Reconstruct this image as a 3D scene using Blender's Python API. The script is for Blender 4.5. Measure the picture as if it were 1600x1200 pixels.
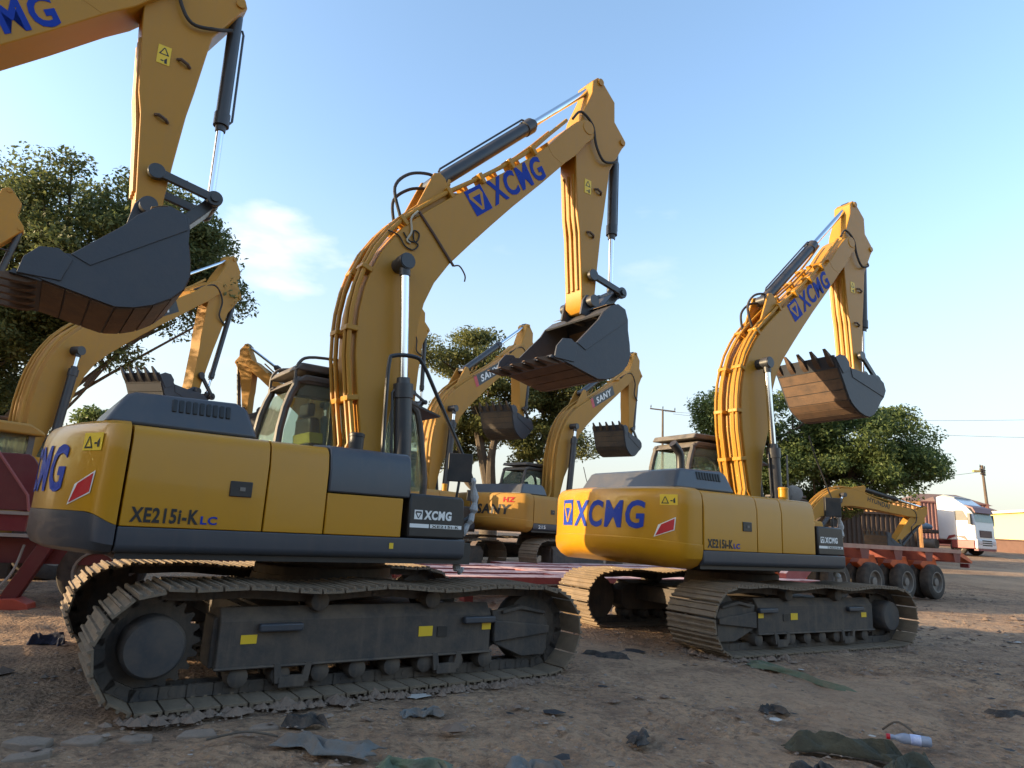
import bpy, bmesh, math, random
import numpy as np
from mathutils import Vector, Matrix
random.seed(7); np.random.seed(7)
for o in list(bpy.data.objects): bpy.data.objects.remove(o)
SC = bpy.context.scene; COL = SC.collection
R = math.radians

# ------------------------------------------------------------------ camera
CAM_H, PITCH, ROLL, FPX = 1.354, .2129, .0542, 1050.0
cd = bpy.data.cameras.new('camera'); cam = bpy.data.objects.new('camera', cd); COL.objects.link(cam)
cd.sensor_width = 36; cd.lens = 36 * FPX / 1600; cd.clip_end = 3000; cd.clip_start = .05
fw = Vector((0, math.cos(PITCH), math.sin(PITCH))); up0 = Vector((0, -math.sin(PITCH), math.cos(PITCH))); r0 = Vector((1, 0, 0))
rt = r0 * math.cos(ROLL) + up0 * math.sin(ROLL); up = up0 * math.cos(ROLL) - r0 * math.sin(ROLL)
cm = Matrix((rt, up, -fw)).transposed().to_4x4(); cm.translation = (0, 0, CAM_H)
cam.matrix_world = cm; SC.camera = cam
SC.render.resolution_x, SC.render.resolution_y = 1024, 768

# ------------------------------------------------------------------ sky and sun
SUN_EL, SUN_AZ = R(10.5), math.atan2(-.985, -.13)          # azimuth from +Y towards +X
w = bpy.data.worlds.new('World'); SC.world = w; w.use_nodes = True
nt = w.node_tree; nt.nodes.clear()
def wn(t, **k):
    n = nt.nodes.new(t)
    for a, b in k.items(): setattr(n, a, b)
    return n
sky = wn('ShaderNodeTexSky', sky_type='NISHITA', sun_disc=False, sun_elevation=SUN_EL, sun_rotation=SUN_AZ,
         air_density=1.0, dust_density=1.8, ozone_density=1.7, altitude=50)
bg = wn('ShaderNodeBackground'); out = wn('ShaderNodeOutputWorld'); bg.inputs[1].default_value = .15
tc = wn('ShaderNodeTexCoord')
# thin scattered cloud: one noise field over the whole dome, pale where it crosses a threshold
mp = wn('ShaderNodeMapping'); mp.inputs['Scale'].default_value = (1, 1, 2.6); mp.inputs['Location'].default_value = (.35, .0, .1)
nz = wn('ShaderNodeTexNoise'); nz.inputs['Scale'].default_value = 2.6; nz.inputs['Detail'].default_value = 7; nz.inputs['Roughness'].default_value = .55
rp = wn('ShaderNodeValToRGB'); rp.color_ramp.elements[0].position = .64; rp.color_ramp.elements[1].position = 1.0
rp.color_ramp.elements[0].color = (0, 0, 0, 1); rp.color_ramp.elements[1].color = (.75, .75, .75, 1)
mx = wn('ShaderNodeMixRGB'); mx.inputs[2].default_value = (2.35, 2.36, 2.3, 1)
nt.links.new(tc.outputs['Generated'], mp.inputs[0]); nt.links.new(mp.outputs[0], nz.inputs['Vector']); nt.links.new(nz.outputs['Fac'], rp.inputs[0])
# a puff of cumulus with a ragged edge
puff = wn('ShaderNodeVectorMath', operation='DISTANCE'); puff.inputs[1].default_value = (-.335, .875, .362)
nz2 = wn('ShaderNodeTexNoise'); nz2.inputs['Scale'].default_value = 9; nz2.inputs['Detail'].default_value = 6
ad = wn('ShaderNodeMath', operation='MULTIPLY_ADD'); ad.inputs[1].default_value = .22; 
rp2 = wn('ShaderNodeValToRGB'); rp2.color_ramp.elements[0].position = .085; rp2.color_ramp.elements[1].position = .18
rp2.color_ramp.elements[0].color = (1, 1, 1, 1); rp2.color_ramp.elements[1].color = (0, 0, 0, 1)
nt.links.new(tc.outputs['Generated'], puff.inputs[0]); nt.links.new(mp.outputs[0], nz2.inputs['Vector'])
nt.links.new(nz2.outputs['Fac'], ad.inputs[0]); nt.links.new(puff.outputs['Value'], ad.inputs[2]); nt.links.new(ad.outputs[0], rp2.inputs[0])
mxx = wn('ShaderNodeMixRGB', blend_type='LIGHTEN'); mxx.inputs[0].default_value = 1
nt.links.new(rp.outputs[0], mxx.inputs[1]); nt.links.new(rp2.outputs[0], mxx.inputs[2])
# dusty harmattan air: the same grey-cream veil all round the horizon, thinning upwards
sxyz = wn('ShaderNodeSeparateXYZ'); nt.links.new(tc.outputs['Generated'], sxyz.inputs[0])
hz = wn('ShaderNodeMapRange', interpolation_type='SMOOTHSTEP'); hz.inputs[1].default_value = -.02; hz.inputs[2].default_value = .52; hz.inputs[3].default_value = .82; hz.inputs[4].default_value = 0
veil = wn('ShaderNodeMixRGB'); veil.inputs[2].default_value = (1.34, 1.28, 1.21, 1)
nt.links.new(sxyz.outputs[2], hz.inputs[0]); nt.links.new(hz.outputs[0], veil.inputs[0]); nt.links.new(sky.outputs[0], veil.inputs[1])
nt.links.new(mxx.outputs[0], mx.inputs[0]); nt.links.new(veil.outputs[0], mx.inputs[1])
nt.links.new(mx.outputs[0], bg.inputs[0]); nt.links.new(bg.outputs[0], out.inputs[0])
sd = bpy.data.lights.new('sun', 'SUN'); sun = bpy.data.objects.new('sun', sd); COL.objects.link(sun)
sd.energy = 2.7; sd.angle = R(.6); sd.color = (1.0, .77, .47)
sv = Vector((math.sin(SUN_AZ) * math.cos(SUN_EL), math.cos(SUN_AZ) * math.cos(SUN_EL), math.sin(SUN_EL)))
sun.rotation_euler = sv.to_track_quat('Z', 'Y').to_euler(); sun.location = sv * 60
SC.view_settings.view_transform = 'Standard'; SC.view_settings.look = 'None'; SC.view_settings.gamma = 1
SC.view_settings.exposure = 1.93
SC.render.engine = 'CYCLES'

# ------------------------------------------------------------------ materials
def s2l(c): return tuple((x / 12.92 if x <= .04045 else ((x + .055) / 1.055) ** 2.4) for x in [v / 255 for v in c])
MATS = {}
def mat(name, col, rough=.5, metal=0, coat=0, vary=0., vcol=None, scale=3., dust=0., dcol=(.23, .165, .11), bump=0., bscale=40., spec=.5, streak=0., trans=0, dlo=(-.2, .25)):
    if name in MATS: return MATS[name]
    m = bpy.data.materials.new(name); m.use_nodes = True; n = m.node_tree.nodes; l = m.node_tree.links
    p = n['Principled BSDF']; p.inputs['Roughness'].default_value = rough; p.inputs['Metallic'].default_value = metal
    p.inputs['Coat Weight'].default_value = coat; p.inputs['Coat Roughness'].default_value = .06
    p.inputs['Specular IOR Level'].default_value = spec
    if trans: p.inputs['Transmission Weight'].default_value = trans; p.inputs['IOR'].default_value = 1.1
    p.inputs['Base Color'].default_value = (*col, 1)
    t = n.new('ShaderNodeTexCoord'); cur = None
    if vary or dust or streak:
        rgb = n.new('ShaderNodeRGB'); rgb.outputs[0].default_value = (*col, 1); cur = rgb.outputs[0]
    def mixin(fac, c2):
        nonlocal cur
        q = n.new('ShaderNodeMixRGB'); l.new(fac, q.inputs[0]); l.new(cur, q.inputs[1]); q.inputs[2].default_value = (*c2, 1); cur = q.outputs[0]
    def noise(sc, det=5, vec=None, lo=.4, hi=.7, amt=1., ro=.6):
        z = n.new('ShaderNodeTexNoise'); z.inputs['Scale'].default_value = sc; z.inputs['Detail'].default_value = det; z.inputs['Roughness'].default_value = ro
        l.new(vec or t.outputs['Object'], z.inputs['Vector'])
        g = n.new('ShaderNodeMapRange'); l.new(z.outputs['Fac'], g.inputs[0]); g.inputs[1].default_value = lo; g.inputs[2].default_value = hi; g.inputs[4].default_value = amt
        return g.outputs[0]
    if vary:
        mixin(noise(scale, amt=vary), vcol or tuple(x * .55 for x in col)); mixin(noise(scale * 9, lo=.5, hi=.75, amt=vary * .6), vcol or tuple(x * .5 for x in col))
    if streak:
        mpn = n.new('ShaderNodeMapping'); mpn.inputs['Scale'].default_value = (7, 7, .45); l.new(t.outputs['Object'], mpn.inputs[0])
        mixin(noise(2.2, vec=mpn.outputs[0], lo=.5, hi=.8, amt=streak), dcol)
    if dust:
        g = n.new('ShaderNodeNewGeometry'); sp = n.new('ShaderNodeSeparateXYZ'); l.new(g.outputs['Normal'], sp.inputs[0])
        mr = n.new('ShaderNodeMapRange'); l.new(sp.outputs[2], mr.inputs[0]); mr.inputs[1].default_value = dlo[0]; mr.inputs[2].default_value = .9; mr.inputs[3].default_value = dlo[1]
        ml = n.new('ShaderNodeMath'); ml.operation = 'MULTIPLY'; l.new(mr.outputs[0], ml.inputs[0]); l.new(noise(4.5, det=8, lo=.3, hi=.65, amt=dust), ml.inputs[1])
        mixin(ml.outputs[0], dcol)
        rr = n.new('ShaderNodeMapRange'); l.new(ml.outputs[0], rr.inputs[0]); rr.inputs[3].default_value = rough; rr.inputs[4].default_value = .95; l.new(rr.outputs[0], p.inputs['Roughness'])
    if cur: l.new(cur, p.inputs['Base Color'])
    if bump:
        z = n.new('ShaderNodeTexNoise'); z.inputs['Scale'].default_value = bscale; z.inputs['Detail'].default_value = 6; l.new(t.outputs['Object'], z.inputs['Vector'])
        b = n.new('ShaderNodeBump'); b.inputs['Strength'].default_value = bump; b.inputs['Distance'].default_value = .02; l.new(z.outputs['Fac'], b.inputs['Height']); l.new(b.outputs[0], p.inputs['Normal'])
    MATS[name] = m; return m
YEL = mat('yellow_paint', (.50, .222, .003), .36, coat=.22, spec=.35, vary=.13, vcol=(.33, .155, .012), scale=1.1, dust=.1, streak=.05, bump=.02, bscale=5)
YELB = mat('boom_yellow_paint', (.445, .203, .014), .45, coat=.05, spec=.35, vary=.15, vcol=(.31, .165, .025), scale=1.6, dust=.14, streak=.1, bump=.03, bscale=14)
TAN = mat('weathered_amber_paint', (.46, .225, .03), .55, spec=.3, vary=.25, vcol=(.33, .17, .04), scale=1.4, dust=.3, streak=.15)
SLATE = mat('slate_grey_paint', (.042, .049, .062), .4, coat=.15, vary=.15, scale=2, dust=.2, streak=.08, bump=.02, bscale=12)
BLK = mat('black_paint', (.012, .012, .013), .4, vary=.2, vcol=(.03, .027, .024), dust=.2)
RUB = mat('black_rubber', (.014, .013, .013), .75, vary=.4, vcol=(.05, .042, .035), scale=5, dust=.35, bump=.1)
CHR = mat('chrome_rod', (.82, .83, .85), .12, metal=1)
CYL = mat('cylinder_charcoal', (.022, .025, .031), .38, coat=.1, vary=.2, vcol=(.05, .047, .045), dust=.25)
TRK = mat('dusty_track_steel', (.15, .108, .07), .8, vary=.65, vcol=(.23, .165, .105), scale=7, dust=.6, dcol=(.29, .208, .132), bump=.35, bscale=55)
FRM = mat('dusty_frame_paint', (.03, .029, .03), .65, vary=.75, vcol=(.1, .072, .05), scale=3.2, dust=.9, dcol=(.19, .135, .09), streak=.4, bump=.12, bscale=40)
BKT = mat('bucket_slate_paint', (.036, .042, .054), .5, vary=.25, vcol=(.065, .06, .058), scale=3, dust=.15, bump=.1, bscale=20)
BKI = mat('bucket_bare_inside', (.27, .18, .1), .75, vary=.5, vcol=(.12, .075, .045), scale=5, bump=.2)
RUST = mat('rusty_wear_steel', (.13, .075, .042), .72, vary=.7, vcol=(.05, .035, .028), scale=5, bump=.25, bscale=30)
BLU = mat('blue_vinyl', (.01, .04, .30), .6, spec=.2); RED = mat('red_vinyl', (.5, .012, .02), .35); WHT = mat('white_vinyl', (.78, .76, .72), .4)
STK = mat('yellow_sticker', (.78, .5, .02), .45); INK = mat('black_ink', (.012, .012, .012), .5)
GLS = mat('cab_glass', (.62, .70, .62), .03, trans=.92, spec=.7)
CAB = mat('cab_dusty_black', (.05, .045, .04), .55, vary=.5, vcol=(.12, .1, .085), scale=3, dust=.55, dcol=(.3, .25, .2))
REDP = mat('red_steel_lit_tops', (.26, .035, .035), .55, vary=.4, vcol=(.34, .09, .07), scale=4, dust=1.6, dcol=(.74, .46, .39), dlo=(.3, .03))  # pink put on up-facing tops only, for the sunlit look of the beams
ORG = mat('orange_primer', (.72, .13, .025), .5, vary=.4, vcol=(.3, .05, .02), scale=5, dust=.3)
TYR = mat('tyre_rubber', (.022, .02, .019), .85, vary=.5, vcol=(.075, .06, .048), scale=5, dust=.5, bump=.2)
RIM = mat('rim_grey', (.2, .175, .15), .6, vary=.4, dust=.4)
WPT = mat('white_truck_paint', (.6, .6, .61), .3, coat=.4, vary=.1, vcol=(.5, .48, .45), dust=.2)
PLAS = mat('milky_plastic_wrap', (.42, .41, .4), .4, vary=.4, vcol=(.2, .19, .18), scale=9, bump=.5, bscale=60)
SEAT = mat('seat_cover', (.45, .42, .05), .7)

# ------------------------------------------------------------------ mesh helpers
class MB:
    def __init__(s): s.v = []; s.f = []
    def add(s, vs, fs):
        k = len(s.v); s.v += [tuple(p) for p in vs]; s.f += [tuple(i + k for i in q) for q in fs]; return s
    def box(s, c, d, M=None):
        x, y, z = d[0] / 2, d[1] / 2, d[2] / 2
        vs = [Vector((a * x, b * y, e * z)) for a in (-1, 1) for b in (-1, 1) for e in (-1, 1)]
        if M is not None: vs = [M @ p for p in vs]
        c = Vector(c)
        return s.add([p + c for p in vs], [(0, 1, 3, 2), (4, 6, 7, 5), (0, 4, 5, 1), (2, 3, 7, 6), (0, 2, 6, 4), (1, 5, 7, 3)])
    def b2(s, x0, x1, y0, y1, z0, z1): return s.box(((x0 + x1) / 2, (y0 + y1) / 2, (z0 + z1) / 2), (x1 - x0, y1 - y0, z1 - z0))
    def prism(s, poly, y0, y1):          # polygon in XZ, extruded along Y
        n = len(poly); vs = [(p[0], y0, p[1]) for p in poly] + [(p[0], y1, p[1]) for p in poly]
        return s.add(vs, [tuple(range(n)), tuple(range(2 * n - 1, n - 1, -1))] + [(i, i + n, (i + 1) % n + n, (i + 1) % n) for i in range(n)])
    def prismx(s, poly, x0, x1):         # polygon in YZ, extruded along X
        n = len(poly); vs = [(x0, p[0], p[1]) for p in poly] + [(x1, p[0], p[1]) for p in poly]
        return s.add(vs, [tuple(range(n)), tuple(range(2 * n - 1, n - 1, -1))] + [(i, i + n, (i + 1) % n + n, (i + 1) % n) for i in range(n)])
    def tube(s, pts, r, n=8, cap=True):
        pts = [Vector(p) for p in pts]; m = len(pts); rs = r if isinstance(r, (list, tuple)) else [r] * m
        ref = None; rings = []
        for i, p in enumerate(pts):
            d = (pts[min(i + 1, m - 1)] - pts[max(i - 1, 0)])
            if d.length < 1e-9: d = Vector((0, 0, 1))
            d.normalize()
            if ref is None:
                ref = d.orthogonal().normalized()
            else:
                ref = ref - d * ref.dot(d); ref = ref.normalized() if ref.length > 1e-6 else d.orthogonal().normalized()
            b = d.cross(ref)
            rings.append([p + (ref * math.cos(2 * math.pi * k / n) + b * math.sin(2 * math.pi * k / n)) * rs[i] for k in range(n)])
        fs = [(i * n + k, i * n + (k + 1) % n, (i + 1) * n + (k + 1) % n, (i + 1) * n + k) for i in range(m - 1) for k in range(n)]
        if cap: fs += [tuple(range(n - 1, -1, -1)), tuple((m - 1) * n + k for k in range(n))]
        return s.add([p for q in rings for p in q], fs)
    def cyl(s, a, b, r, n=20): return s.tube([a, b], r, n)
    def lathe(s, prof, c, axis='Y', n=28, cap=(True, True)):   # prof: (radius, offset along axis)
        vs = []
        for (r, h) in prof:
            for k in range(n):
                a = 2 * math.pi * k / n; p, q = r * math.cos(a), r * math.sin(a)
                vs.append({'Y': (c[0] + p, c[1] + h, c[2] + q), 'Z': (c[0] + p, c[1] + q, c[2] + h), 'X': (c[0] + h, c[1] + p, c[2] + q)}[axis])
        m = len(prof)
        fs = [(i * n + k, i * n + (k + 1) % n, (i + 1) * n + (k + 1) % n, (i + 1) * n + k) for i in range(m - 1) for k in range(n)]
        fs += ([tuple(range(n))] if cap[0] else []) + ([tuple((m - 1) * n + k for k in range(n))] if cap[1] else [])
        return s.add(vs, fs)
    def strip(s, path, y0, y1, th):      # sheet of thickness th along an XZ path (inside = left of travel)
        pts = [Vector((p[0], 0, p[1])) for p in path]; m = len(pts); ins = []
        for i, p in enumerate(pts):
            d = (pts[min(i + 1, m - 1)] - pts[max(i - 1, 0)]).normalized(); ins.append(p + Vector((d.z, 0, -d.x)) * th)
        poly = [(p.x, p.z) for p in pts] + [(p.x, p.z) for p in reversed(ins)]
        n = len(poly); vs = [(p[0], y0, p[1]) for p in poly] + [(p[0], y1, p[1]) for p in poly]
        fs = [(i, i + n, (i + 1) % n + n, (i + 1) % n) for i in range(n)]
        fs += [(i, i + 1, 2 * m - 2 - i, 2 * m - 1 - i) for i in range(m - 1)] + [(n + i, n + 2 * m - 1 - i, n + 2 * m - 2 - i, n + i + 1) for i in range(m - 1)]
        return s.add(vs, fs)
    def mesh(s, name, smooth=35):
        me = bpy.data.meshes.new(name); me.from_pydata(s.v, [], s.f); bm = bmesh.new(); bm.from_mesh(me)
        bmesh.ops.recalc_face_normals(bm, faces=bm.faces); bm.to_mesh(me); bm.free()
        if smooth:
            me.polygons.foreach_set('use_smooth', [True] * len(me.polygons)); me.set_sharp_from_angle(angle=R(smooth))
        return me
CACHE = {}
def cached(key, fn):
    if key not in CACHE: CACHE[key] = fn()
    return CACHE[key]
def ob(name, me, m, parent=None, bevel=0, loc=None, rot=None, seg=2, sc=None):
    if isinstance(me, MB): me = me.mesh(name)
    o = bpy.data.objects.new(name, me); COL.objects.link(o)
    if m is not None:
        if not me.materials: me.materials.append(m)
        elif me.materials[0] != m:
            o.material_slots[0].link = 'OBJECT'; o.material_slots[0].material = m
    if parent: o.parent = parent
    if bevel:
        b = o.modifiers.new('bevel', 'BEVEL'); b.width = bevel; b.segments = seg; b.limit_method = 'ANGLE'; b.angle_limit = R(40); b.harden_normals = False
    if loc is not None: o.location = loc
    if rot is not None: o.rotation_euler = rot
    if sc is not None: o.scale = (sc, sc, sc)
    return o
def thing(name, label, cat, loc=(0, 0, 0), rz=0, group=None):
    o = bpy.data.objects.new(name, None); COL.objects.link(o); o.empty_display_size = .2
    o.location = loc; o.rotation_euler = (0, 0, rz); o['label'] = label; o['category'] = cat
    if group: o['group'] = group
    return o
def tag(o, label, cat, group=None):
    o['label'] = label; o['category'] = cat
    if group: o['group'] = group
    return o
def struct(o): o['kind'] = 'structure'; return o
def text_mesh(body, wd, ht, off=.03, sh=0, ext=.003, arc=None):
    c = bpy.data.curves.new('lettering', 'FONT'); c.body = body; c.size = 1; c.offset = off; c.extrude = .01; c.shear = sh; c.resolution_u = 3
    c.space_character = 1.05 + 2.2 * off
    t = bpy.data.objects.new('lettering', c); COL.objects.link(t); dg = bpy.context.evaluated_depsgraph_get(); dg.update()
    me = bpy.data.meshes.new_from_object(t.evaluated_get(dg)); bpy.data.objects.remove(t); bpy.data.curves.remove(c); me.materials.clear()
    co = np.empty(len(me.vertices) * 3); me.vertices.foreach_get('co', co); co = co.reshape(-1, 3)
    a, b = co.min(0), co.max(0); co = (co - a) / np.maximum(b - a, 1e-6) * np.array([wd, ht, ext])
    if arc: co = arc(co)
    me.vertices.foreach_set('co', co.ravel()); me.update(); return me
def flat_mesh(polys, ext=.002, arc=None):
    m = MB()
    for P in polys:
        n = len(P); m.add([(x, y, 0) for x, y in P] + [(x, y, ext) for x, y in P], [tuple(range(n)), tuple(range(n, 2 * n))] + [(i, (i + 1) % n, (i + 1) % n + n, i + n) for i in range(n)])
    if arc: m.v = [tuple(p) for p in arc(np.array(m.v))]
    return m.mesh('decal', 0)

def sstep(a, b, x): t = min(1, max(0, (x - a) / (b - a))); return t * t * (3 - 2 * t)
def terrain(x, y):
    k = sstep(2, 9, x); return .03 * max(0, y - 10) * (1 - k) + .056 * max(0, y - 22) * k

# ------------------------------------------------------------------ ground: one sheet, fine near the camera and coarse far off
def ground_sheet():
    xs = np.concatenate([-np.geomspace(14, 900, 40)[::-1], np.linspace(-13.9, 17.9, 640), np.geomspace(18, 900, 40)])
    ys = np.concatenate([-np.geomspace(1, 600, 30)[::-1], np.linspace(-.9, 11, 330), np.linspace(11.08, 26, 130), np.geomspace(26.2, 1200, 70)])
    X, Y = np.meshgrid(xs, ys); rng = np.random.RandomState(3)
    def vnoise(X, Y, s):
        g = rng.rand(128, 128); u, v = X / s, Y / s; i, j = np.floor(u).astype(int), np.floor(v).astype(int); a, b = u - i, v - j
        a, b = a * a * (3 - 2 * a), b * b * (3 - 2 * b); G = lambda p, q: g[p % 128, q % 128]
        return (G(i, j) * (1 - a) + G(i + 1, j) * a) * (1 - b) + (G(i, j + 1) * (1 - a) + G(i + 1, j + 1) * a) * b - .5
    k = np.clip((X - 2) / 7, 0, 1); k = k * k * (3 - 2 * k)
    Z = .03 * np.clip(Y - 10, 0, 130) * (1 - k) + .056 * np.clip(Y - 22, 0, 70) * k
    near = np.exp(-(np.hypot(X - 2, Y - 7) / 25) ** 2)
    Z += vnoise(X, Y, 2.3) * .06 * near + vnoise(X, Y, .8) * .045 * near + vnoise(X, Y, .27) * .034 * near + vnoise(X, Y, .12) * .022 * near
    # old crawler ruts running across the foreground
    for (a, c, off) in ((.50, 4.15, .55), (.72, 2.2, 0), (.35, 6.2, 0)):
        d = (X * math.sin(a) - Y * math.cos(a)) + c; tt = X * math.cos(a) + Y * math.sin(a); Z -= (.022 + .014 * np.tanh(3 * np.sin(tt * 2 * math.pi / .19))) * np.exp(-(d / .36) ** 6) * near * np.clip(vnoise(X, Y, 1.7) * 4 + .9, 0, 1)
    Z += vnoise(X, Y, 30) * .5 * (1 - near) * np.clip((np.hypot(X, Y) - 40) / 60, 0, 1)
    Z -= .03
    n, m = len(ys), len(xs); co = np.stack([X, Y, Z], -1).reshape(-1, 3)
    idx = np.arange(n * m).reshape(n, m); q = np.stack([idx[:-1, :-1], idx[:-1, 1:], idx[1:, 1:], idx[1:, :-1]], -1).reshape(-1, 4)
    me = bpy.data.meshes.new('ground'); me.vertices.add(len(co)); me.vertices.foreach_set('co', co.ravel())
    me.loops.add(q.size); me.loops.foreach_set('vertex_index', q.ravel().astype(np.int32)); me.polygons.add(len(q)); me.polygons.foreach_set('loop_start', np.arange(0, q.size, 4, dtype=np.int32))
    me.update(); me.polygons.foreach_set('use_smooth', [True] * len(q)); return me
def dirt_mat():
    m = bpy.data.materials.new('trampled_dirt'); m.use_nodes = True; n = m.node_tree.nodes; l = m.node_tree.links; p = n['Principled BSDF']; p.inputs['Roughness'].default_value = .95; p.inputs['Specular IOR Level'].default_value = .2
    t = n.new('ShaderNodeTexCoord'); cur = None
    def nzz(sc, det, lo, hi, vec=None, ro=.6):
        z = n.new('ShaderNodeTexNoise'); z.inputs['Scale'].default_value = sc; z.inputs['Detail'].default_value = det; z.inputs['Roughness'].default_value = ro; l.new(vec or t.outputs['Object'], z.inputs['Vector'])
        g = n.new('ShaderNodeMapRange'); g.inputs[1].default_value = lo; g.inputs[2].default_value = hi; l.new(z.outputs['Fac'], g.inputs[0]); return g.outputs[0], z.outputs['Fac']
    def mixc(fac, a, b):
        q = n.new('ShaderNodeMixRGB'); l.new(fac, q.inputs[0])
        for i, c in ((1, a), (2, b)):
            if isinstance(c, tuple): q.inputs[i].default_value = (*c, 1)
            else: l.new(c, q.inputs[i])
        return q.outputs[0]
    f1, _ = nzz(.45, 6, .38, .64); c = mixc(f1, (.45, .288, .172), (.34, .213, .13))
    f2, _ = nzz(2.4, 7, .45, .68); c = mixc(f2, c, (.22, .138, .088))
    f3, h3 = nzz(14, 8, .47, .72, ro=.7); c = mixc(f3, c, (.095, .066, .05))
    f4, _ = nzz(38, 4, .62, .74); c = mixc(f4, c, (.46, .37, .29))
    f5, _ = nzz(.16, 3, .5, .72); c = mixc(f5, c, (.48, .32, .2))
    l.new(c, p.inputs['Base Color'])
    vz = n.new('ShaderNodeTexVoronoi'); vz.inputs['Scale'].default_value = 26; l.new(t.outputs['Object'], vz.inputs['Vector'])
    _, h6 = nzz(6, 9, .3, .7, ro=.72); _, h7 = nzz(60, 5, .3, .7)
    a1 = n.new('ShaderNodeMath'); a1.operation = 'MULTIPLY_ADD'; l.new(h6, a1.inputs[0]); a1.inputs[1].default_value = 2.2; l.new(vz.outputs['Distance'], a1.inputs[2])
    a2 = n.new('ShaderNodeMath'); a2.operation = 'MULTIPLY_ADD'; l.new(h7, a2.inputs[0]); a2.inputs[1].default_value = .5; l.new(a1.outputs[0], a2.inputs[2])
    b = n.new('ShaderNodeBump'); b.inputs['Strength'].default_value = .85; b.inputs['Distance'].default_value = .035; l.new(a2.outputs[0], b.inputs['Height']); l.new(b.outputs[0], p.inputs['Normal'])
    return m
DIRT = dirt_mat()
GROUND = struct(ob('ground', ground_sheet(), DIRT))

# ------------------------------------------------------------------ excavators
F = Vector((.2, 1.957)); T = Vector((3.27, 7.26)); K = Vector((3.42, 4.57)); L1 = Vector((3.45, 4.98)); SP = Vector((4.05, 7.37)); RP = Vector((3.55, 8.25)); PC = Vector((.395, 4.23))
BOOM = [(.235, 1.882), (.159, 2.179), (.071, 2.649), (.0, 3.1), (-.015, 3.4), (-.01, 3.62), (.022, 3.87), (.082, 4.104), (.181, 4.356), (.328, 4.60), (.466, 4.786), (.678, 5.005), (1.046, 5.347), (1.473, 5.689), (1.922, 6.074), (2.286, 6.42), (2.572, 6.71), (2.76, 6.95), (2.917, 7.129), (3.049, 7.271), (3.2, 7.37), (3.34, 7.36), (3.42, 7.26), (3.38, 7.13), (3.252, 7.001), (3.059, 6.734), (2.858, 6.531), (2.445, 6.055), (1.959, 5.52), (1.652, 5.163), (1.372, 4.829), (1.073, 4.46), (.886, 4.164), (.775, 3.88), (.725, 3.62), (.696, 3.346), (.608, 3.066), (.49, 2.716), (.433, 2.211), (.42, 1.95), (.34, 1.84), (.27, 1.84)]
STICK = [(3.40, 8.17), (3.50, 8.27), (3.58, 8.256), (3.874, 8.0), (3.884, 7.661), (4.10, 7.45), (4.13, 7.36), (4.06, 7.27), (3.80, 6.797), (3.70, 6.034), (3.655, 5.742), (3.60, 5.165), (3.565, 4.751), (3.56, 4.52), (3.48, 4.44), (3.38, 4.44), (3.31, 4.52), (3.30, 4.75), (3.226, 5.606), (3.177, 5.859), (3.10, 6.75), (3.09, 7.05), (3.20, 7.50), (3.39, 7.954)]
BSHEET = [(3.30, 4.30), (3.45, 4.43), (3.585, 4.485), (3.73, 4.44), (3.785, 4.30), (3.79, 4.15), (3.83, 3.95), (3.842, 3.80), (3.80, 3.66), (3.70, 3.545), (3.553, 3.445), (3.40, 3.385), (3.245, 3.36), (3.05, 3.40), (2.85, 3.445), (2.66, 3.485), (2.50, 3.515)]
BSIDE = BSHEET[:-1] + [(2.60, 3.50), (2.56, 3.60), (2.74, 3.76), (2.84, 3.775), (3.02, 3.965), (3.215, 4.17)]
XS, X2, X3, XF, XE, ZB, ZY, ZT, YR = -2.104, -1.098, -.592, .134, .83, 1.045, 1.232, 1.985, 1.36
def rot2(p, c, a): d = Vector(p) - Vector(c); return Vector(c) + Vector((d.x * math.cos(a) - d.y * math.sin(a), d.x * math.sin(a) + d.y * math.cos(a)))
def rearc(z0, off=.012, x0=0, q_=0):
    def fn(co):
        rr = 2.76 + off + co[:, 2]; an = (co[:, 0] + x0) / 2.76
        return np.stack([q_ - rr * np.cos(an), -rr * np.sin(an), z0 + co[:, 1]], -1)
    return fn
LOGO_B = [[(0, 0), (1, 0), (1, 1), (0, 1)]]
def panel_prof(y, z0, z1, inw=.5):       # right-hand door section, outer skin at y (<0): rounded top edge
    r = .11; P = [(y, z0), (y, z1 - .22)]
    for k in range(6):
        a = k / 5 * math.pi / 2; P.append((y + .02 + r * (1 - math.cos(a)), z1 - r * 1.15 + r * math.sin(a)))
    P += [(y + inw, z1 + .015), (y + inw, z0)]
    return P
def cw_plan(RR=2.76):
    q_ = 2.76 - RR
    P = [(XS - .012, -YR), (-2.25 + q_ * .7, -YR), (-2.35 + q_, -1.355), (-2.40 + q_, -1.33), (-2.44 + q_, -1.29), (-2.465 + q_, -1.24)]
    P += [(-2.76 * math.cos(a) + q_, 2.76 * math.sin(a)) for a in np.linspace(-R(25.5), R(25.5), 25)]
    P += [(x, -y) for x, y in reversed(P[:6])]
    return P
def cw_loft(levels, ztop=None, zbot=None, RR=2.76):   # levels: (t 0..1, inset)
    P = cw_plan(RR); n = len(P); mb = MB(); rings = []
    for t, ins in levels:
        ring = []
        for (x, y) in P:
            a, b = zbot(x, y), ztop(x, y); s_ = 1 - ins / 1.36
            ring.append((XS - .012 + (x - XS + .012) * (1 - ins / .72), y * s_, a + (b - a) * t))
        rings.append(ring)
    m = len(rings); fs = [(i * n + k, i * n + (k + 1) % n, (i + 1) * n + (k + 1) % n, (i + 1) * n + k) for i in range(m - 1) for k in range(n)]
    fs += [tuple(range(n)), tuple((m - 1) * n + k for k in range(n))]
    return mb.add([p for r_ in rings for p in r_], fs)

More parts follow.
